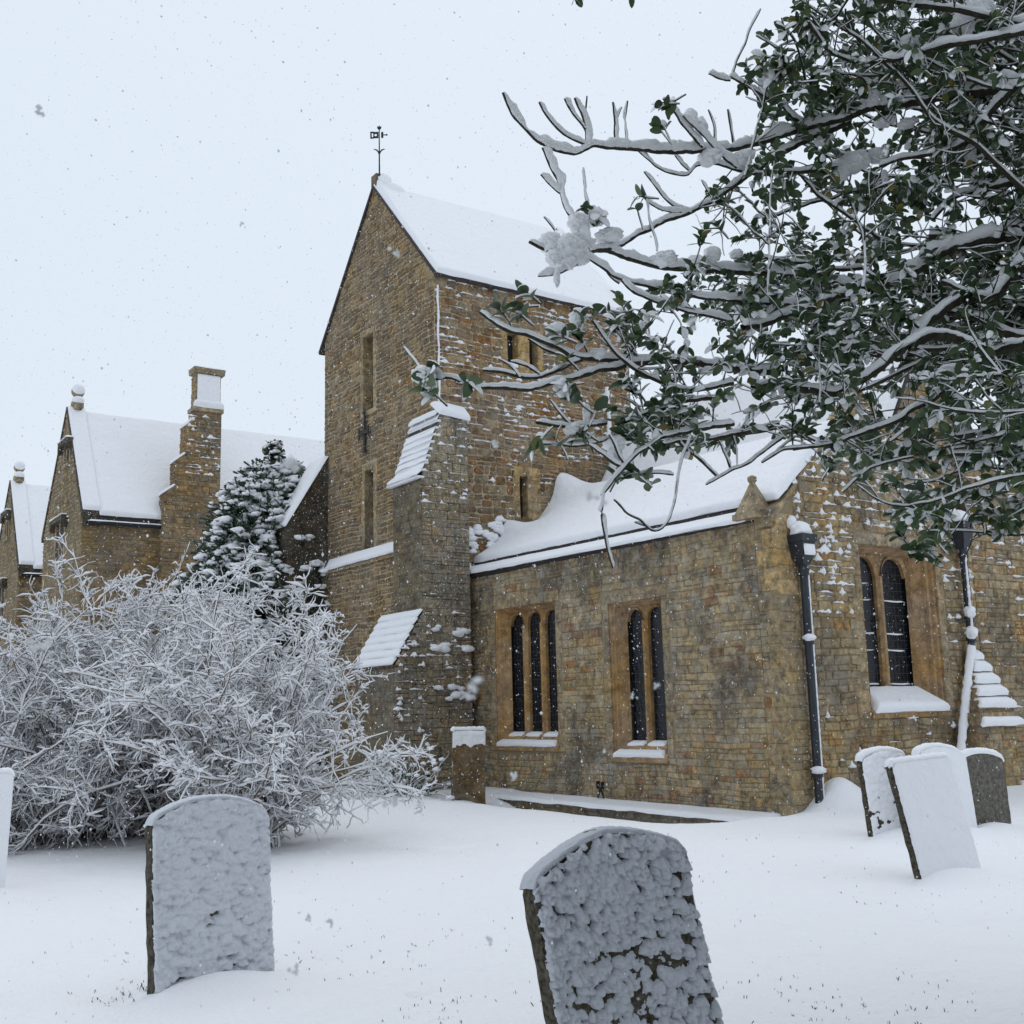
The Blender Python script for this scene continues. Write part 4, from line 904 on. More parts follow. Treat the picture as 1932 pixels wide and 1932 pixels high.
# ================================================================== ground sheet
GX, GY = np.meshgrid(gx, gy, indexing='ij'); near = (np.abs(GX+12) < 16) & (np.abs(GY-7) < 14)
H = gz(GX, GY); fade = np.clip(1-(np.hypot(GX+12, GY-7)-25)/60, 0, 1); H = H*fade
for (x, y, wd) in GS:
    d = np.hypot((GX-x-.08)/.30, (GY-y)/(wd*.62)); H = H+.10*np.exp(-d**2)-.05*np.exp(-(((GX-x+.02)/.18)**2+((GY-y+wd*.5+.12)/.16)**2))
H = H+.014*fbm(GX*3.5, GY*3.5, 3, 40)+.012*fbm(GX*8, GY*8, 2, 41)
pt = np.clip(fbm(GX*.9, GY*.9, 2, 47)*4+.05, 0, 1); H = H-.045*pt*np.clip(fbm(GX*7, GY*7, 3, 48)*3-.1, 0, 1)
mb = MB(); mb.add_grid(np.stack([GX, GY, H], -1)); g = mb.build('snowy_ground', SNOWG, None, True)
tag(g, kind='structure')
def ground_z(x, y):
    i = int(np.clip(np.searchsorted(gx, x), 1, len(gx)-1)); j = int(np.clip(np.searchsorted(gy, y), 1, len(gy)-1)); return H[i, j]
# grass tips poking through
mb = MB(); R_ = np.random.default_rng(3)
clus = [(230, 1868, .35, 90), (560, 1800, .4, 20), (640, 1780, .5, 16), (700, 1830, .6, 18), (780, 1790, .6, 12), (620, 1860, .6, 10), (900, 1880, .7, 20), (560, 1700, .6, 12), (1500, 1885, .5, 35), (1620, 1895, .6, 45), (1450, 1850, .4, 14), (1720, 1895, .5, 18), (1780, 1860, .4, 20), (1270, 1650, 1.2, 25), (1440, 1590, .5, 12), (900, 1760, .9, 30), (150, 1800, .8, 20), (1700, 1700, .8, 10), (820, 1900, .3, 40)]
for (px, py, sp, n) in clus:
    d = ray(px, py); c = EYE+d*(1.6/-d[2])
    for k in range(int(n*.5)):
        x, y = c[0]+R_.normal()*sp*.45, c[1]+R_.normal()*sp*.5; z = ground_z(x, y)
        for q in range(R_.integers(1, 4)):
            h = R_.uniform(.006, .022); a = R_.uniform(0, 6.28); wv_ = .0025; dx, dy = math.cos(a), math.sin(a); ln = R_.uniform(.2, 1.2)*h; ox, oy = R_.normal(size=2)*.008
            mb.add([(x+ox-dy*wv_, y+oy+dx*wv_, z-.01), (x+ox+dy*wv_, y+oy-dx*wv_, z-.01), (x+ox+dx*ln*.5+dy*wv_, y+oy+dy*ln*.5-dx*wv_, z+h*.7), (x+ox+dx*ln, y+oy+dy*ln, z+h)], [[0, 1, 2], [0, 2, 3]])
gr = mb.build('grass', GRASSM); tag(gr, 'sparse dark grass tips poking through the snow', 'grass', kind='stuff')

# ================================================================== white shrubs
def grow(Rn, p, d, L, n, curl, droop):
    P = [p]; d = d/np.linalg.norm(d); st = L/n
    for k in range(n):
        d = d+Rn.normal(size=3)*curl+np.array([0, 0, -droop]); d /= np.linalg.norm(d); P.append(P[-1]+d*st)
    return np.array(P)
def shrub(label, cx, cy, nst, hgt, spread, seed, bias=(0, 0), dense=1., jx=.3, arch=.02, lo=.06, maxr=9.):
    Rn = np.random.default_rng(seed); z0 = float(gz(cx, cy))
    root = empty('snowy_shrub', (cx, cy, z0), label, 'shrub', 'bare snow-covered shrubs')
    st, tw, sn = MB(), MB(), MB()
    def put(P, r, t, mb, k, ks): 
        if np.hypot(P[-1][0]-cx, P[-1][1]-cy) > maxr: return False
        tube(mb, P, r, k); coat(sn, P, r, t, ks, rs=Rn, rough=.6, vert=.5); return True
    for i in range(nst):
        a = Rn.uniform(0, 2*np.pi); q = Rn.uniform(.12, 1)**.8*spread
        d = np.array([math.cos(a)*q+bias[0], math.sin(a)*q+bias[1], 1.0]); L = hgt*Rn.uniform(.75, 1.12)*(1+.15*q)
        p = np.array([cx+Rn.normal()*jx, cy+Rn.normal()*jx, z0-.05])
        P = grow(Rn, p, d, L, 12, .115, .015+arch*q*q+.04*q); r = np.linspace(.018, .004, len(P))
        if not put(P, r, .022, st, 5, 6): continue
        for j in range(int(20*dense)):
            f = Rn.uniform(lo, .99); k = int(f*12); b = P[k]+(P[min(k+1, 12)]-P[k])*(f*12-k); dd = P[min(k+1, 12)]-P[max(k-1, 0)]; dd /= np.linalg.norm(dd)+1e-9
            dv = dd*.55+Rn.normal(size=3)*.75+np.array([0, 0, .05]); L1 = L*Rn.uniform(.09, .23)*(1.15-.5*f)
            P1 = grow(Rn, b, dv, L1, 6, .22, .03); r1 = np.linspace(.0075, .0032, len(P1))
            if not put(P1, r1, .024, tw, 3, 5): continue
            for m in range(int(8*dense)):
                k1 = Rn.integers(1, 7); d1 = P1[k1]-P1[k1-1]; d1 /= np.linalg.norm(d1); L2 = L1*Rn.uniform(.22, .55)
                if Rn.random() < .16: blob(sn, P1[k1]+np.array([.01, 0, .02]), Rn.uniform(.02, .04), Rn.integers(0, 99), 1, .4, squash=(1.2, 1.2, .7))
                P2 = grow(Rn, P1[k1], d1*.6+Rn.normal(size=3)*.6+np.array([0, 0, .12]), L2, 3, .25, .0); put(P2, np.linspace(.004, .002, 4), .023, tw, 3, 4)
    st.build('stems', TWIG, root, True); tw.build('twigs', TWIG, root, True); sn.build('snow', SNOWR, root, True)
    return root
shrub('widest white-twigged shrub filling the left edge in front of the houses', -17.3, 3.6, 84, 3.3, .75, 201, dense=1.15, jx=.8, arch=.06)
shrub('tall dense snow-covered shrub below the house chimney, behind the upright gravestone', -17.3, 5.3, 66, 3.75, .52, 202, dense=1.1, jx=.6, arch=.05)
shrub('fan-shaped snowy shrub with long arching stems in front of the tower foot', -14.25, 5.60, 76, 3.2, .60, 205, dense=1.08, jx=.18, arch=.14, lo=.15, maxr=2.55)
shrub('low snowy thicket at the left edge beside the plastered gravestone', -18.9, 1.3, 30, 2.1, .35, 204, dense=1., jx=.6)
# small evergreen sprig bush at the foot of the tower buttress
root = empty('low_bush', (-20.9, 11.3, 0), 'low dark bush lumped with snow at the foot of the buttress', 'bush')
mb, sn = MB(), MB(); Rn = np.random.default_rng(9)
for k in range(90):
    P = grow(Rn, np.array([-20.9+Rn.normal()*.25, 11.3+Rn.normal()*.3, -.05]), np.array([Rn.normal()*.6, Rn.normal()*.6, 1.]), Rn.uniform(.4, 1.1), 5, .2, .05); tube(mb, P, .006, 3); coat(sn, P, .006, .02, 4, rs=Rn)
    if k % 2: blob(sn, P[-1], .05+.04*Rn.random(), k, 1, .4, squash=(1.2, 1.2, .6))
    for q in range(5):
        c = P[Rn.integers(1, 6)]; v1, v2 = Rn.normal(size=3)*.05, Rn.normal(size=3)*.03; mb.add([c, c+v1, c+v1+v2, c+v2], [[0, 1, 2, 3]])
mb.build('twigs', NEEDLE, root); sn.build('snow', SNOWR, root, True)
# ================================================================== conifer
def conifer():
    bx, by = -30.3, 12.0; root = empty('conifer', (bx, by, 0), 'dark conical conifer clotted with snow between house and tower', 'tree')
    mb = MB(); tube(mb, [(bx, by, -.2), (bx+.05, by, 4), (bx+.1, by+.35, 8.8)], [.22, .14, .03], 10); mb.build('trunk', BARK, root, True)
    fol, sn = MB(), MB(); Rn = np.random.default_rng(5)
    lobes = [(0.1, .35, 9.35, 2.2, 6.6)]   # dx,dy,top z, max radius, height
    spires = [(0.1, .35, 9.35), (.35, .95, 8.75), (.55, 1.35, 8.55), (-.1, -.1, 8.25), (.2, .0, 8.7)]
    def rad(z): return np.interp(z, [0, 1, 3, 5, 6.5, 7.7, 8.6, 9.3], [1.5, 2.05, 2.15, 1.9, 1.5, 1.0, .5, .05])
    cl = []
    for k in range(3100):
        z = Rn.uniform(.3, 8.5)**1.0; r = rad(z)*Rn.uniform(.62, 1.0)*(1+.28*math.sin(z*2.6+k % 5)); a = Rn.uniform(0, 6.283)
        cl.append((bx+.1+math.cos(a)*r, by+.30*(z/8)+math.sin(a)*r*1.0, z, a, 1.))
    for (dx, dy, zt) in spires:
        for k in range(90):
            z = zt-abs(Rn.normal())*.75; r = (.02+(zt-z)*.20)*Rn.uniform(.4, 1); a = Rn.uniform(0, 6.283); cl.append((bx+dx+math.cos(a)*r, by+dy+math.sin(a)*r, z, a, .6))
    for (x, y, z, a, s) in cl:
        c = np.array([x, y, z]); out = np.array([math.cos(a), math.sin(a), .15])
        for q in range(9):
            v = out*.16+Rn.normal(size=3)*.11; v *= s; side_ = np.cross(v, Rn.normal(size=3)); side_ *= .035/np.linalg.norm(side_); o = c+Rn.normal(size=3)*.06*s
            fol.add([o-side_*.5, o+side_*.5, o+v+side_, o+v*1.1, o+v-side_], [[0, 1, 2, 3, 4]])
        if Rn.random() < (.85 if s == 1 else .45):
            k = Rn.uniform(.08, .165)*s; blob(sn, c+out*.13+np.array([0, 0, .08*s]), k, Rn.integers(0, 99), 2, .5, squash=(1.2, 1.2, .55))
            if Rn.random() < .8: blob(sn, c+out*.16+Rn.normal(size=3)*.07+np.array([0, 0, .03*s]), k*.6, Rn.integers(0, 99), 1, .45, squash=(1.2, 1.2, .7))
    fol.build('foliage', NEEDLE, root); sn.build('snow', SNOWR, root, True)
conifer()
# ================================================================== foreground evergreen tree
CROPS = {'P': (1450, 200), 'Q': (2224, 0), 'S': (2224, 700), 'V': (1500, 900)}
def depthf(x, y): return 5.3+.35*math.sin(x/230+1)+.35*math.sin(y/190)+.0006*(x-1300)
def tr(c, pts, off=0):
    ox, oy = CROPS[c]; out = []
    for (a, b) in pts:
        x = (ox+a/2.415)*.63889; y = (oy+b/2.415)*.63889; out.append(at(x, y, depthf(x, y)+off))
    return np.array(out)
px2m = 5.3/FPX*.63889/2.415*1.25
TR = [
 ('P', [(80,170),(140,320),(230,430),(330,530),(450,590),(570,620),(650,600),(720,555),(900,570),(1100,590),(1330,600),(1480,590),(1650,590),(1780,570),(1932,535),(2070,480),(2270,415),(2510,375),(2690,290),(2870,270),(3120,230),(3400,180),(3800,140),(4300,300)], 6, 30, 1.0, 0),
 ('P', [(700,1310),(850,1290),(950,1260),(1030,1200),(1150,1140),(1250,1080),(1400,1040),(1550,960),(1700,870),(1800,790),(1932,700),(2070,600),(2270,510),(2410,455),(2560,390)], 11, 22, .55, .02),
 ('P', [(700,1310),(850,1310),(960,1360),(1100,1400),(1250,1430),(1450,1440),(1650,1445),(1932,1470),(2120,1480),(2320,1505),(2470,1545),(2590,1585),(2720,1575),(2870,1535),(3020,1455),(3170,1355),(3290,1285),(3570,1225),(3900,1200),(4300,1300)], 11, 34, .9, .05),
 ('P', [(660,1340),(800,1430),(920,1510),(1050,1540),(1250,1590),(1500,1640),(1932,1680),(2300,1700),(2600,1640)], 7, 15, .8, -.04),
 ('P', [(920,1510),(1000,1590),(1180,1680),(1400,1740),(1700,1800)], 7, 9, .8, -.04),
 ('P', [(340,250),(380,330),(480,450),(560,500),(640,540),(690,560)], 5, 8, .8, 0), ('P', [(520,220),(600,340),(670,450),(690,520)], 5, 6, .9, 0), ('P', [(600,215),(640,330),(680,450),(685,560)], 6, 7, 1.0, 0),
 ('P', [(685,200),(680,320),(675,560)], 4, 5, .5, 0), ('P', [(868,250),(880,340),(890,570)], 5, 6, .8, 0), ('P', [(935,270),(885,390)], 4, 5, .6, 0), ('P', [(975,240),(968,340),(955,575)], 4, 5, .7, 0),
 ('P', [(365,570),(430,690),(480,820),(520,950),(560,1060),(640,1180),(700,1300)], 6, 9, 1.4, -.02), ('P', [(345,760),(430,850),(490,900)], 5, 6, 1.3, -.02), ('P', [(655,710),(665,850),(680,950),(700,1050),(690,1250)], 5, 7, .9, -.04),
 ('P', [(1100,745),(1150,820),(1230,930),(1330,1010),(1420,1030)], 4, 7, .7, 0), ('P', [(1045,595),(1130,670),(1230,740),(1330,770),(1410,760),(1450,700),(1500,690),(1620,680),(1750,730),(1850,740)], 4, 10, .7, .03),
 ('P', [(1310,620),(1360,690),(1430,740)], 4, 5, .7, .03), ('P', [(1545,40),(1620,80),(1700,95)], 5, 6, .8, 0), ('P', [(1930,-420),(1860,-300),(1750,0),(1725,60)], 3, 5, .4, 0), ('P', [(1700,60),(1780,110),(1850,150),(1932,190),(2050,260),(2160,370),(2270,420)], 7, 10, .8, 0),
 ('P', [(1545,300),(1590,400),(1597,590)], 4, 5, .5, 0), ('P', [(1690,300),(1710,430),(1730,570)], 5, 6, .7, 0), ('P', [(1980,100),(1932,290),(1890,430),(1850,640),(1810,770)], 5, 7, .3, -.1),
 ('P', [(1220,230),(1290,300),(1400,450),(1500,570)], 5, 8, 1., -.05), ('P', [(1370,340),(1520,500),(1620,610),(1750,720)], 5, 8, 1., -.08),
 ('P', [(1080,900),(1120,960),(1200,1010),(1300,1030),(1420,1035)], 4, 6, .7, 0), ('P', [(1090,900),(1120,980),(1130,1080),(1160,1180),(1185,1310)], 4, 6, .5, -.03), ('P', [(340,1475),(440,1480),(530,1450),(620,1400),(700,1360)], 5, 8, .8, 0),
 ('P', [(270,1245),(330,1280),(450,1310),(640,1320)], 10, 11, .5, 0), ('P', [(370,1070),(460,1165)], 4, 5, .3, 0), ('P', [(1500,800),(1560,920),(1600,1000)], 4, 5, .6, 0), ('P', [(820,1440),(850,1500),(910,1540)], 4, 6, .6, 0),
 ('Q', [(0,1560),(200,1530),(400,1450),(700,1370),(900,1330),(1200,1300)], 8, 14, .8, .1), ('Q', [(340,1250),(450,1380),(600,1490),(750,1600),(900,1690),(1020,1760)], 9, 12, .7, .0),
 ('Q', [(900,-10),(1050,20),(1250,50),(1500,70),(1650,120),(1800,160),(2000,190),(2400,300)], 14, 22, 1., -.1), ('Q', [(890,440),(1000,430),(1150,390),(1300,350),(1450,310),(1600,300),(1750,260),(1932,230),(2300,260)], 12, 20, 1.5, -.2),
 ('Q', [(400,150),(450,260),(520,340),(600,400),(720,440),(900,450)], 8, 12, .9, -.1), ('Q', [(530,450),(600,520),(750,550),(900,545),(1050,510),(1200,430),(1280,370)], 5, 8, .8, 0), ('Q', [(740,570),(950,590),(1100,630),(1300,670),(1500,690),(1700,690)], 6, 10, .8, .1),
 ('Q', [(1220,420),(1350,490),(1500,560),(1650,610),(1850,640)], 7, 10, .9, -.2), ('Q', [(20,250),(100,310),(200,360),(300,360)], 4, 6, .8, 0), ('Q', [(200,130),(220,200),(300,280),(330,370),(360,490),(370,600)], 4, 8, .6, 0), ('Q', [(380,110),(320,270)], 4, 5, .4, 0),
 ('Q', [(400,260),(510,210),(580,130),(640,60),(700,-60)], 5, 7, .6, 0), ('Q', [(540,250),(620,220),(670,120),(660,60)], 5, 6, .5, 0), ('Q', [(0,1240),(150,1240),(350,1220),(520,1200),(700,1180)], 12, 14, .9, -.05),
 ('Q', [(900,1190),(1050,1130),(1200,1110),(1400,1080),(1520,1010),(1600,900),(1700,790),(1850,640),(2000,560)], 10, 22, 1.1, -.15), ('Q', [(1200,1160),(1300,1250),(1450,1370),(1500,1380)], 10, 14, .8, 0),
 ('Q', [(1280,1560),(1400,1430),(1500,1380),(1650,1350),(1800,1310),(2000,1290),(2400,1250)], 14, 22, .8, 0), ('Q', [(130,1280),(120,1500),(105,1900),(110,2100)], 5, 8, .2, -.3), ('Q', [(690,1430),(740,1560),(790,1700),(800,1900),(780,2040)], 6, 9, .3, -.3),
 ('Q', [(1250,1690),(1600,1700),(1932,1690),(2300,1700)], 22, 34, .6, .1), ('Q', [(1740,1710),(1780,1640),(1850,1610),(1960,1620),(2200,1700)], 22, 30, .8, 0),
 ('S', [(-60,640),(50,630),(200,570),(350,540),(500,460),(650,400),(750,370)], 22, 30, .8, -.1),
 ('S', [(0,1070),(150,1050),(300,1070),(450,1100),(600,1120),(680,1060),(800,1000),(900,920),(1000,840),(1100,780),(1200,720),(1300,690),(1400,700),(1500,730),(1600,800),(1680,850),(1750,800),(1950,760),(2400,800)], 22, 42, .45, -.1),
 ('S', [(1150,740),(1200,640),(1300,560),(1400,480),(1500,420),(1600,430),(1680,460),(1720,400),(1800,320),(1870,230),(1960,130),(2300,0)], 34, 44, .55, 0), ('S', [(620,760),(720,770),(850,830),(950,860)], 14, 22, .9, .05),
 ('S', [(780,220),(850,270),(930,380),(1000,470),(1080,570),(1180,650)], 8, 12, .7, -.1), ('S', [(0,130),(150,160),(350,180),(500,220),(650,230),(780,220)], 10, 14, .9, .1), ('S', [(1340,320),(1450,360),(1550,410)], 12, 16, .8, 0), ('S', [(1380,540),(1550,560),(1700,610),(1800,680),(1950,720)], 22, 28, .6, .1),
 ('S', [(640,1820),(720,1730),(850,1640),(1000,1590),(1150,1560)], 9, 9, .3, 0), ('S', [(740,1760),(830,1840),(940,1900),(1100,1920),(1300,1880),(1500,1800),(1700,1740),(1950,1690),(2300,1600)], 5, 12, .5, -.2),
 ('S', [(65,1600),(200,1510),(350,1500),(500,1480),(600,1460),(720,1420),(850,1380),(1000,1330),(1100,1250),(1250,1180),(1400,1050)], 8, 20, .6, 0), ('S', [(980,1450),(1100,1370),(1200,1300),(1260,1210)], 8, 12, .5, 0),
 ('S', [(470,560),(475,800),(480,1180)], 4, 7, .2, -.3), ('S', [(530,650),(600,880),(640,1090)], 4, 7, .2, -.3), ('S', [(1450,1010),(1700,990),(1950,980),(2300,950)], 7, 12, .8, -.3), ('S', [(1300,1230),(1500,1240),(1700,1260),(1950,1250),(2300,1200)], 6, 12, .6, -.3), ('S', [(1550,660),(1650,850),(1760,980)], 7, 10, .4, -.3),
 ('V', [(-740,300),(-640,450),(-560,540)], 4, 5, .6, 0), ('V', [(-560,530),(-400,520),(-250,590),(-100,600),(0,600),(100,605),(200,590),(300,550),(420,530),(550,490),(620,470),(750,450),(900,420),(1100,400),(1400,420),(1700,470),(1932,480)], 8, 24, .8, 0),
 ('V', [(-180,470),(0,490),(110,530),(200,525),(330,480),(430,430),(520,390)], 8, 12, .8, .02), ('V', [(-200,60),(-60,150),(0,190),(120,200),(230,260),(350,300),(440,360),(560,385),(700,390),(820,385),(950,390),(1100,400)], 9, 16, .9, 0),
 ('V', [(-60,380),(20,430),(90,520)], 5, 6, .8, 0), ('V', [(30,400),(120,420),(230,500)], 5, 6, 1., 0), ('V', [(140,240),(250,310),(380,360)], 6, 8, .8, .05),
 ('V', [(600,120),(680,220),(760,330),(840,410),(920,470),(1030,530),(1150,590),(1250,610),(1400,600),(1600,560)], 8, 15, .8, -.1), ('V', [(210,840),(420,870),(560,860),(700,840)], 10, 10, .8, 0), ('V', [(300,680),(370,780),(440,860)], 4, 7, .6, 0),
 ('V', [(180,990),(260,1000),(400,1000),(480,1015),(580,1000),(700,960),(850,900)], 5, 8, .8, 0),
 ('V', [(670,1360),(740,1270),(820,1160),(900,1080),(1000,1000),(1080,950),(1200,920),(1300,890),(1450,880),(1600,850)], 9, 14, .8, -.1), ('V', [(580,1000),(680,1080),(760,1130),(820,1160)], 5, 8, .9, -.1), ('V', [(720,930),(780,1050),(830,1140)], 5, 7, .8, -.1),
 ('V', [(685,1340),(670,1500),(680,1620),(710,1750),(750,1870)], 6, 4, 1.3, -.1), ('V', [(1300,930),(1240,1100),(1200,1300),(1180,1450),(1140,1550),(1065,1630),(980,1570),(860,1490),(750,1395)], 9, 5, .25, -.2), ('V', [(1000,1590),(905,1560)], 5, 4, .5, -.2),
 ('V', [(1415,1285),(1500,1230),(1600,1170),(1700,1140),(1800,1060),(1950,950)], 6, 12, .5, 0), ('V', [(1500,1230),(1400,1120),(1310,1060),(1190,950)], 8, 8, .5, 0), ('V', [(1590,1160),(1540,1030),(1500,970)], 7, 5, .6, 0), ('V', [(1630,1140),(1630,1020),(1580,910)], 4, 6, .4, 0),
 ('V', [(790,1220),(900,1215),(1060,1200),(1185,1215)], 7, 5, .9, -.05), ('V', [(840,830),(960,790),(1080,740),(1200,700),(1500,660)], 12, 16, .4, 0), ('V', [(1120,985),(1300,970),(1500,950),(1700,910),(1932,850)], 10, 16, .5, 0), ('V', [(890,690),(980,820),(1060,920)], 5, 8, .4, .1), ('V', [(1810,1120),(1932,1030),(2050,930)], 5, 8, .4, 0),
 ('V', [(1280,1060),(1400,1010),(1500,960)], 4, 8, .4, 0),
]
tree = empty('evergreen_tree', tuple(at(2250, 1900, 5.6)*np.array([1, 1, 0])), 'broad-leaved evergreen overhanging from the upper right, leaves and branches loaded with snow', 'tree')
BR, SN, LF, TWM = MB(), MB(), MB(), MB()
Rn = np.random.default_rng(12)
hub = at(2330, 720, 5.9)
paths = []
def rough(P, r, amt=.10): return r*(1+amt*Rn.standard_normal(len(P)))
for (c, pts, r0, r1, t, off) in TR:
    P = resample(tr(c, pts, off), .022); n = len(P)
    P = P+np.stack([fbm(np.arange(n)*.25, np.full(n, Rn.random()*99), 2, q) for q in range(3)], 1)*.02
    r = np.linspace(r0, r1, n)*px2m
    tube(BR, P, rough(P, r, .07), 8)
    lump = 1+.9*fbm(np.arange(n)*.20, np.full(n, Rn.random()*50), 3, 3)*2
    tt = (.010+r*.95)*t*(2.1 if c == 'P' else 1.05)*np.clip(lump, .12, 2.2)
    coat(SN, P, r, tt, 9, rs=Rn, rough=.13, vert=.5)
    paths.append((P, r))
# limbs joining everything to the trunk outside the view
lower = at(2250, 1850, 5.6); lower[2] = -.1
TP = resample(np.array([lower, lower+[.05, .0, 1.2], hub-[.0, 0, 1.3], hub, hub+[-.1, .1, 1.2], hub+[0, .1, 2.4]]), .15)
mb = MB(); tube(mb, TP, np.linspace(.19, .07, len(TP)), 14); mb.build('trunk', BARK, tree, True)
for (P, r) in paths:
    e_ = P[-1]; x, y = projn(e_)
    if x > 1925:
        Q = resample(np.array([P[-4], e_, e_*.6+hub*.4+Rn.normal(size=3)*.05, hub+np.array([0, 0, (e_[2]-hub[2])*.3])]), .06); tube(BR, Q, np.linspace(r[-1], max(r[-1], .03), len(Q)), 8); coat(SN, Q, r[-1], .02, 6, rs=Rn)
# leaves
def leaf(p, d, nrm, L, W_, snow):
    d = d/np.linalg.norm(d); s = np.cross(nrm, d); s /= np.linalg.norm(s)+1e-9; n = np.cross(d, s)
    us = np.array([0, .18, .42, .68, .88, 1.0]); ws = np.array([.08, .72, 1.0, .92, .58, .0])*W_/2; cv = Rn.uniform(.05, .35)*L
    mid = p+np.outer(us*L, d)-np.outer(us**2*cv, n); lf = mid+np.outer(ws, s)+np.outer(ws*.22, n); rt = mid-np.outer(ws, s)+np.outer(ws*.22, n)
    V = np.stack([lf, mid, rt], 1); LF.add_grid(V)
    if snow > 0:
        k = np.clip(ws/(W_/2), 0, 1)[:, None]; k[0] = .3
        th = snow*(.5+.8*Rn.random()); up = Z3*np.ones((6, 1)); sgn = 1 if n[2] > 0 else -1; nn = n*sgn
        e0 = .92; m2 = mid+nn*(.0015)+(nn*.35+Z3*.65)*th*k
        SN.add_grid(np.stack([mid+(lf-mid)*e0+nn*.001, mid+(lf-mid)*.72+(nn*.4+Z3*.6)*th*k*.8, m2, mid+(rt-mid)*.72+(nn*.4+Z3*.6)*th*k*.8, mid+(rt-mid)*e0+nn*.001], 1))
def rosette(p, d, n, L=.064, snowp=.5):
    d = d/np.linalg.norm(d)
    for k in range(n):
        a = k*2.4+Rn.random(); q = np.cross(d, Z3+Rn.normal(size=3)*.1); q /= np.linalg.norm(q)+1e-9; b = np.cross(d, q)
        rad_ = math.cos(a)*q+math.sin(a)*b; tl = Rn.uniform(.25, 1.3); dd = d*(1.1/(.4+tl))+rad_*tl+np.array([0, 0, -.10]); nr = d*tl-rad_*.6+Z3*.9+Rn.normal(size=3)*.3
        leaf(p-d*.012*k*.9, dd, nr, L*Rn.uniform(.65, 1.15), L*Rn.uniform(.48, .66), (.006+.010*Rn.random()) if Rn.random() < snowp else 0)
# foliage density in picture regions (where the crown really hangs dense)
poly = [(1480, -60), (1430, 60), (1370, 160), (1455, 230), (1370, 330), (1290, 420), (1330, 480), (1200, 560), (1110, 560), (1060, 600), (1150, 650), (1180, 730), (1130, 790), (1150, 850), (1280, 855), (1400, 845), (1530, 850), (1600, 900), (1680, 960), (1720, 1040), (1780, 1085), (1860, 1060), (2050, 1080), (2500, 900), (2500, -300), (1480, -300)]
def inside(x, y):
    c = False; j = len(poly)-1
    for i in range(len(poly)):
        xi, yi = poly[i]; xj, yj = poly[j]
        if (yi > y) != (yj > y) and x < (xj-xi)*(y-yi)/(yj-yi)+xi: c = not c
        j = i
    return c
def twig(p, d, L, r, lv, leafy, thin=False):
    n = max(3, int(L/.03)); P = grow(Rn, p, d, L, n, .12, -.012 if Rn.random() < .5 else .03); rr = np.linspace(r, r*.55, len(P))
    tip = P[-1]; x, y = projn(tip)
    if not inside(x, y): return
    tube(TWM, P, rr, 4)
    if Rn.random() < .7: coat(SN, P, rr*.9, .003+.006*Rn.random(), 5, rs=Rn, rough=.3)
    if lv == 1 and Rn.random() < .25: leafy = .12
    if leafy > Rn.random():
        rosette(tip, P[-1]-P[-2], Rn.integers(5, 9), snowp=.5)
        for k in range(len(P)-2, 1, -1):
            if Rn.random() < .5*leafy:
                dd = P[k]-P[k-1]; rosette(P[k], dd/np.linalg.norm(dd)*.7+Rn.normal(size=3)*.5, Rn.integers(1, 3), snowp=.45)
    if lv > 0:
        for q in range(Rn.integers(1, 4)):
            k = Rn.integers(1, len(P)); dd = P[k]-P[k-1]; twig(P[k], dd/np.linalg.norm(dd)*.7+Rn.normal(size=3)*.6+np.array([0, 0, .15]), L*Rn.uniform(.4, .75), r*.7, lv-1, leafy)
for (P, r) in paths:
    n = len(P); L = n*.022
    for q in range(int(L*12)):
        k = Rn.integers(2, n-1); x, y = projn(P[k])
        if x > 2080 or y < -120 or not inside(x, y): continue
        dd = P[k-1]-P[k+1]; dd /= np.linalg.norm(dd); leafy = .8 if x > 1200 else .45
        twig(P[k], dd*.5+Rn.normal(size=3)*.7+np.array([0, 0, .25]), Rn.uniform(.10, .34), .0042, 1, leafy)
# deeper branches filling the crown behind
for q in range(64):
    x = Rn.uniform(1200 if q < 44 else 1560, 2000); y = Rn.uniform(-60, 1060)
    if not inside(x, y): continue
    dz = Rn.uniform(.3, 2.2); a = at(x, y, 5.5+dz); x2 = min(2250, x+Rn.uniform(300, 600)); b = at(x2, y+(720-y)*.35+Rn.uniform(-60, 60), 5.6+dz*.6)
    P = resample(np.array([a, a*.66+b*.34+Rn.normal(size=3)*.08, a*.33+b*.67+Rn.normal(size=3)*.08, b, hub+Rn.normal(size=3)*.1]), .05); n = len(P); P = P+np.stack([fbm(np.arange(n)*.2, np.full(n, Rn.random()*99), 2, q_) for q_ in range(3)], 1)*.10*np.linspace(1, .2, n)[:, None]
    r = np.linspace(.005, .024, n); tube(BR, P, r, 6); coat(SN, P, r, .008+r*.5, 6, rs=Rn)
    L = n*.05
    for m in range(int(L*9)):
        k = Rn.integers(0, max(2, int(n*.8))); xx, yy = projn(P[k])
        if xx > 2060 or not inside(xx, yy): continue
        dd = P[max(k-1, 0)]-P[min(k+1, n-1)]; dd /= np.linalg.norm(dd); twig(P[k], dd*.5+Rn.normal(size=3)*.7+np.array([0, 0, .2]), Rn.uniform(.15, .45), .0045, 1, .95)
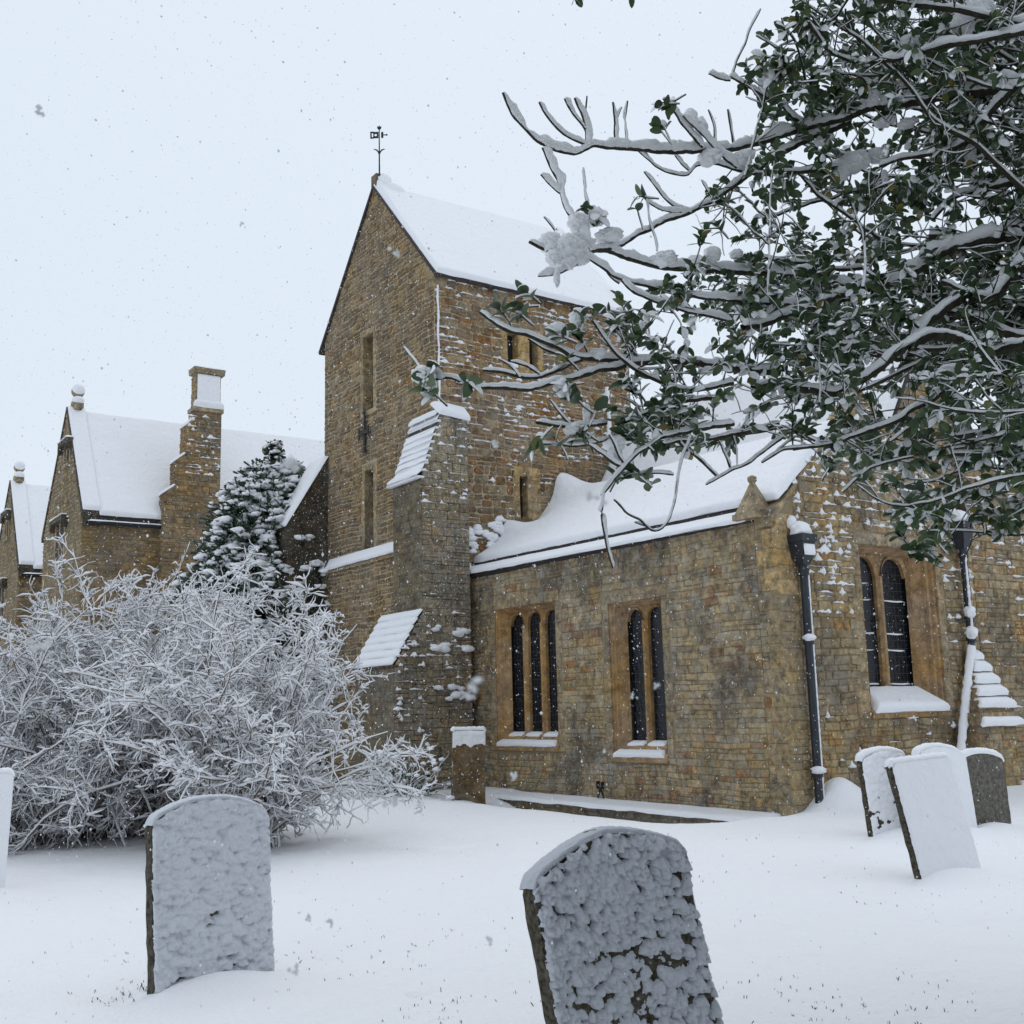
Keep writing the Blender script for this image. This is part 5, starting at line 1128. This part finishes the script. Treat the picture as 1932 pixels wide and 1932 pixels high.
# single leaf sprays seen against sky and stone
for (c, x, y, n, sn_) in [('P',1215,240,6,.5),('P',1290,270,4,.5),('P',1190,420,4,.3),('P',1250,430,3,.8),('P',1060,920,5,.5),('P',1040,1010,2,.2),('P',730,1070,7,.9),('P',680,1000,3,1),('P',1600,1120,6,.5),('P',230,1600,6,.8),('P',60,1700,6,.8),('P',180,1730,5,.6),('P',900,1800,6,.7),('P',640,1780,6,.8),('P',1120,1760,5,.5),
    ('V',-600,520,8,.9),('V',-520,600,6,.4),('V',-280,580,6,.8),('V',40,60,6,.6),('V',350,200,7,.7),('V',480,180,6,.6),('V',780,150,6,.5),('V',520,240,6,.4),('V',420,360,4,.4),('V',390,590,7,.9),('V',480,680,4,.8),('V',640,740,5,.6),('V',560,890,6,.5),('V',400,930,5,.6),('V',200,1000,6,.6),('V',520,900,3,.1),('V',820,900,7,.2),('V',900,950,7,.2),('V',780,850,5,.2),('V',850,1180,7,.3),('V',950,1210,6,.3),('V',760,1220,6,.4),('V',900,250,7,.5),('V',1000,250,7,.5),('V',930,590,6,.3),('V',850,560,6,.4),
    ('Q',350,40,8,.5),('Q',370,120,5,.5),('Q',240,210,10,.9),('Q',200,420,7,.3),('Q',60,400,4,.5),('Q',420,400,7,.3),('Q',400,600,7,.3),('Q',580,560,7,.4),('Q',560,640,7,.4),('S',540,1620,8,.4),('S',690,1200,7,.7),('S',720,620,4,.9),('S',1300,980,6,.9),('S',1420,960,5,1.),('S',1240,1010,5,.2),
    ('S',1060,1900,7,.2),('S',1150,1950,7,.2),('S',1040,2100,7,.1),('S',1130,2200,8,.1),('S',1250,2230,7,.3),('S',1300,2150,6,.4)]:
    p = tr(c, [(x, y)], -.06)[0]; d = np.array([.25, -.35, .5])*1.+Rn.normal(size=3)*.5-CR*.4; d /= np.linalg.norm(d)
    st_ = p-d*.10; P = grow(Rn, st_, d, .10, 4, .08, 0); tube(TWM, P, .0035, 5); coat(SN, P, .0035, .008, 5, rs=Rn); rosette(P[-1], d, n, .078, sn_*.8)
# hanging sprigs cut by the upper edge
for (x, y, n) in ((1075, 4, 4), (1222, 12, 5), (1236, 10, 3)):
    p = at(x, y, 5.0); d = np.array([0, 0, -1.])+CR*Rn.normal()*.3; P = grow(Rn, p-d*.6, d, .6, 10, .05, 0); tube(TWM, P, .003, 5); rosette(P[-1], d, n, .06, .2)
# unseen leaves extending the crown over and behind the viewer, added for shade
for q in range(11000):
    p = np.array([2.6, 1.2, 3.7])+np.array([6.0, 8.0, 3.6])*Rn.uniform(-1, 1, 3)
    if np.sum(((p-np.array([2.6, 1.2, 3.7]))/np.array([6.0, 8.0, 3.6]))**2) > 1 or p[2] < .4 or (p[2] < 3.3 and np.hypot(p[0], p[1]) < 2.0): continue
    z_ = (p-EYE)@CF
    if z_ > -.3:
        x, y = projn(p+0.0); mg = 320+1500/max(z_, .3)
        if z_ < .5 or (-mg < x < 1932+mg and -mg < y < 1932+mg): continue
    for k in range(3):
        a1, a2 = Rn.normal(size=3)*.12, Rn.normal(size=3)*.08; LF.add([p, p+a1+a2*.5, p+a1*1.6, p+a1-a2*.5], [[0, 1, 2, 3]])
# big lumps of snow caught in forks
for (c, x, y, r, sq) in [('P',520,1310,.085,(1.1,1,.95)),('P',590,1310,.080,(1,1,.9)),('P',430,1250,.062,(1.2,1,.8)),('P',540,1375,.055,(1,1,.9)),('P',600,1230,.055,(1.3,1,.7)),('P',450,1350,.045,(1,1,.9)),('P',640,1360,.045,(1.2,1,.8)),('P',560,1240,.06,(1.1,1,.7)),('P',470,1490,.03,(.7,.7,2.)),('P',620,1100,.055,(1,1,1)),('P',840,1200,.055,(1.6,1.2,.6)),('P',740,1060,.06,(1,1,.9)),
    ('P',1230,1370,.055,(1.9,1.1,.7)),('P',1420,370,.05,(.9,.9,1.1)),('P',1500,420,.045,(.8,.8,1.3)),('P',1560,640,.06,(1.4,1,.9)),('P',1800,640,.06,(1.4,1,.7)),('P',1450,1400,.05,(1.6,1,.7)),('P',1580,1330,.05,(1.1,1,1)),('P',1750,1330,.04,(1.3,1,.8)),
    ('Q',700,1160,.085,(1.6,1.2,.7)),('Q',620,1230,.06,(.9,.9,1.2)),('Q',880,1110,.06,(1,1,.8)),('Q',1620,60,.075,(1.2,1,1)),('Q',1500,180,.07,(1,1,1)),('Q',1120,300,.06,(1.4,1,.7)),('Q',1300,310,.05,(1.5,1,.7)),('Q',100,580,.055,(1,1,1.1)),('Q',850,690,.05,(1,1,1.2)),('Q',500,1000,.045,(1.5,1,.7)),('Q',940,870,.05,(1.5,1,.6)),('Q',1100,880,.05,(1.5,1,.6)),('Q',1550,1090,.045,(.8,.8,1.4)),('Q',940,1260,.03,(.8,.8,2)),
    ('V',-610,500,.05,(1.2,1,.8)),('V',-560,570,.04,(1,1,.9)),('V',500,90,.045,(1,1,1)),('V',340,180,.045,(1.3,1,.8)),('V',390,590,.045,(1,1,1)),('V',560,780,.03,(.8,.8,1.8)),('V',460,890,.04,(1.5,1,.7)),('V',760,990,.05,(1.5,1,.7)),('V',760,1060,.04,(1,1,1.3)),('V',1420,470,.035,(1.6,1,.8)),('V',640,350,.04,(1.5,1,.8)),
    ('S',720,630,.035,(1,1,1)),('S',1220,980,.035,(1.6,1,.7)),('S',1400,950,.045,(1.8,1,.8)),('S',1700,790,.05,(1.3,1,.8))]:
    p = tr(c, [(x, y)], -.03)[0]; blob(SN, p, r*(.80 if r > .04 else .68), int(x+y), 4, .34, squash=sq, fq=2.6)
    for q in range(int(26*r/.05)):
        v = Rn.normal(size=3); v /= np.linalg.norm(v); blob(SN, p+v*np.array(sq)*r*.66, r*Rn.uniform(.12, .26), q, 1, .4, fq=2)
BR.build('branches', BARK, tree, True); TWM.build('twigs', BARK, tree, True); LF.build('leaves', LEAFM, tree, True); SN.build('snow', SNOWR, tree, True)
# ================================================================== falling snow
mb = MB(); Rn = np.random.default_rng(77)
O6 = np.array([(1, 0, 0), (-1, 0, 0), (0, 1, 0), (0, -1, 0), (0, 0, 1), (0, 0, -1)], float)
F8 = [(0, 2, 4), (2, 1, 4), (1, 3, 4), (3, 0, 4), (2, 0, 5), (1, 2, 5), (3, 1, 5), (0, 3, 5)]
P = np.column_stack([Rn.uniform(-26, -.6, 64000), Rn.uniform(-3, 19, 64000), 13*Rn.uniform(0, 1, 64000)**1.25])
d = P-EYE; z = d@CF; okk = (z > 4.0) & (np.abs(d@CR) < z*.5) & (np.abs(d@CU) < z*.5) & ~((P[:, 0] < XT+.2) & (P[:, 1] > 13)) & ~((P[:, 1] > 13.9) & (P[:, 0] < X1+.2))
for p in P[okk]:
    s = Rn.uniform(.003, .0068)
    A = O6*s*np.array([1, 1, 1.2])*Rn.uniform(.6, 1.3, (6, 1)); mb.add(p+A, F8)
for k in range(22):
    z_ = Rn.uniform(.4, 1.3); p = EYE+(CF+CR*Rn.uniform(-.42, .42)+CU*Rn.uniform(-.42, .42))*z_; s = Rn.uniform(.0016, .0030)
    for q in range(5): mb.add(p+Rn.normal(size=3)*s*.8+O6*s*Rn.uniform(.5, 1.2, (6, 1)), F8)
sf = mb.build('snowfall', SNOW); tag(sf, 'fine snowflakes falling through the air', 'snowfall', kind='stuff')
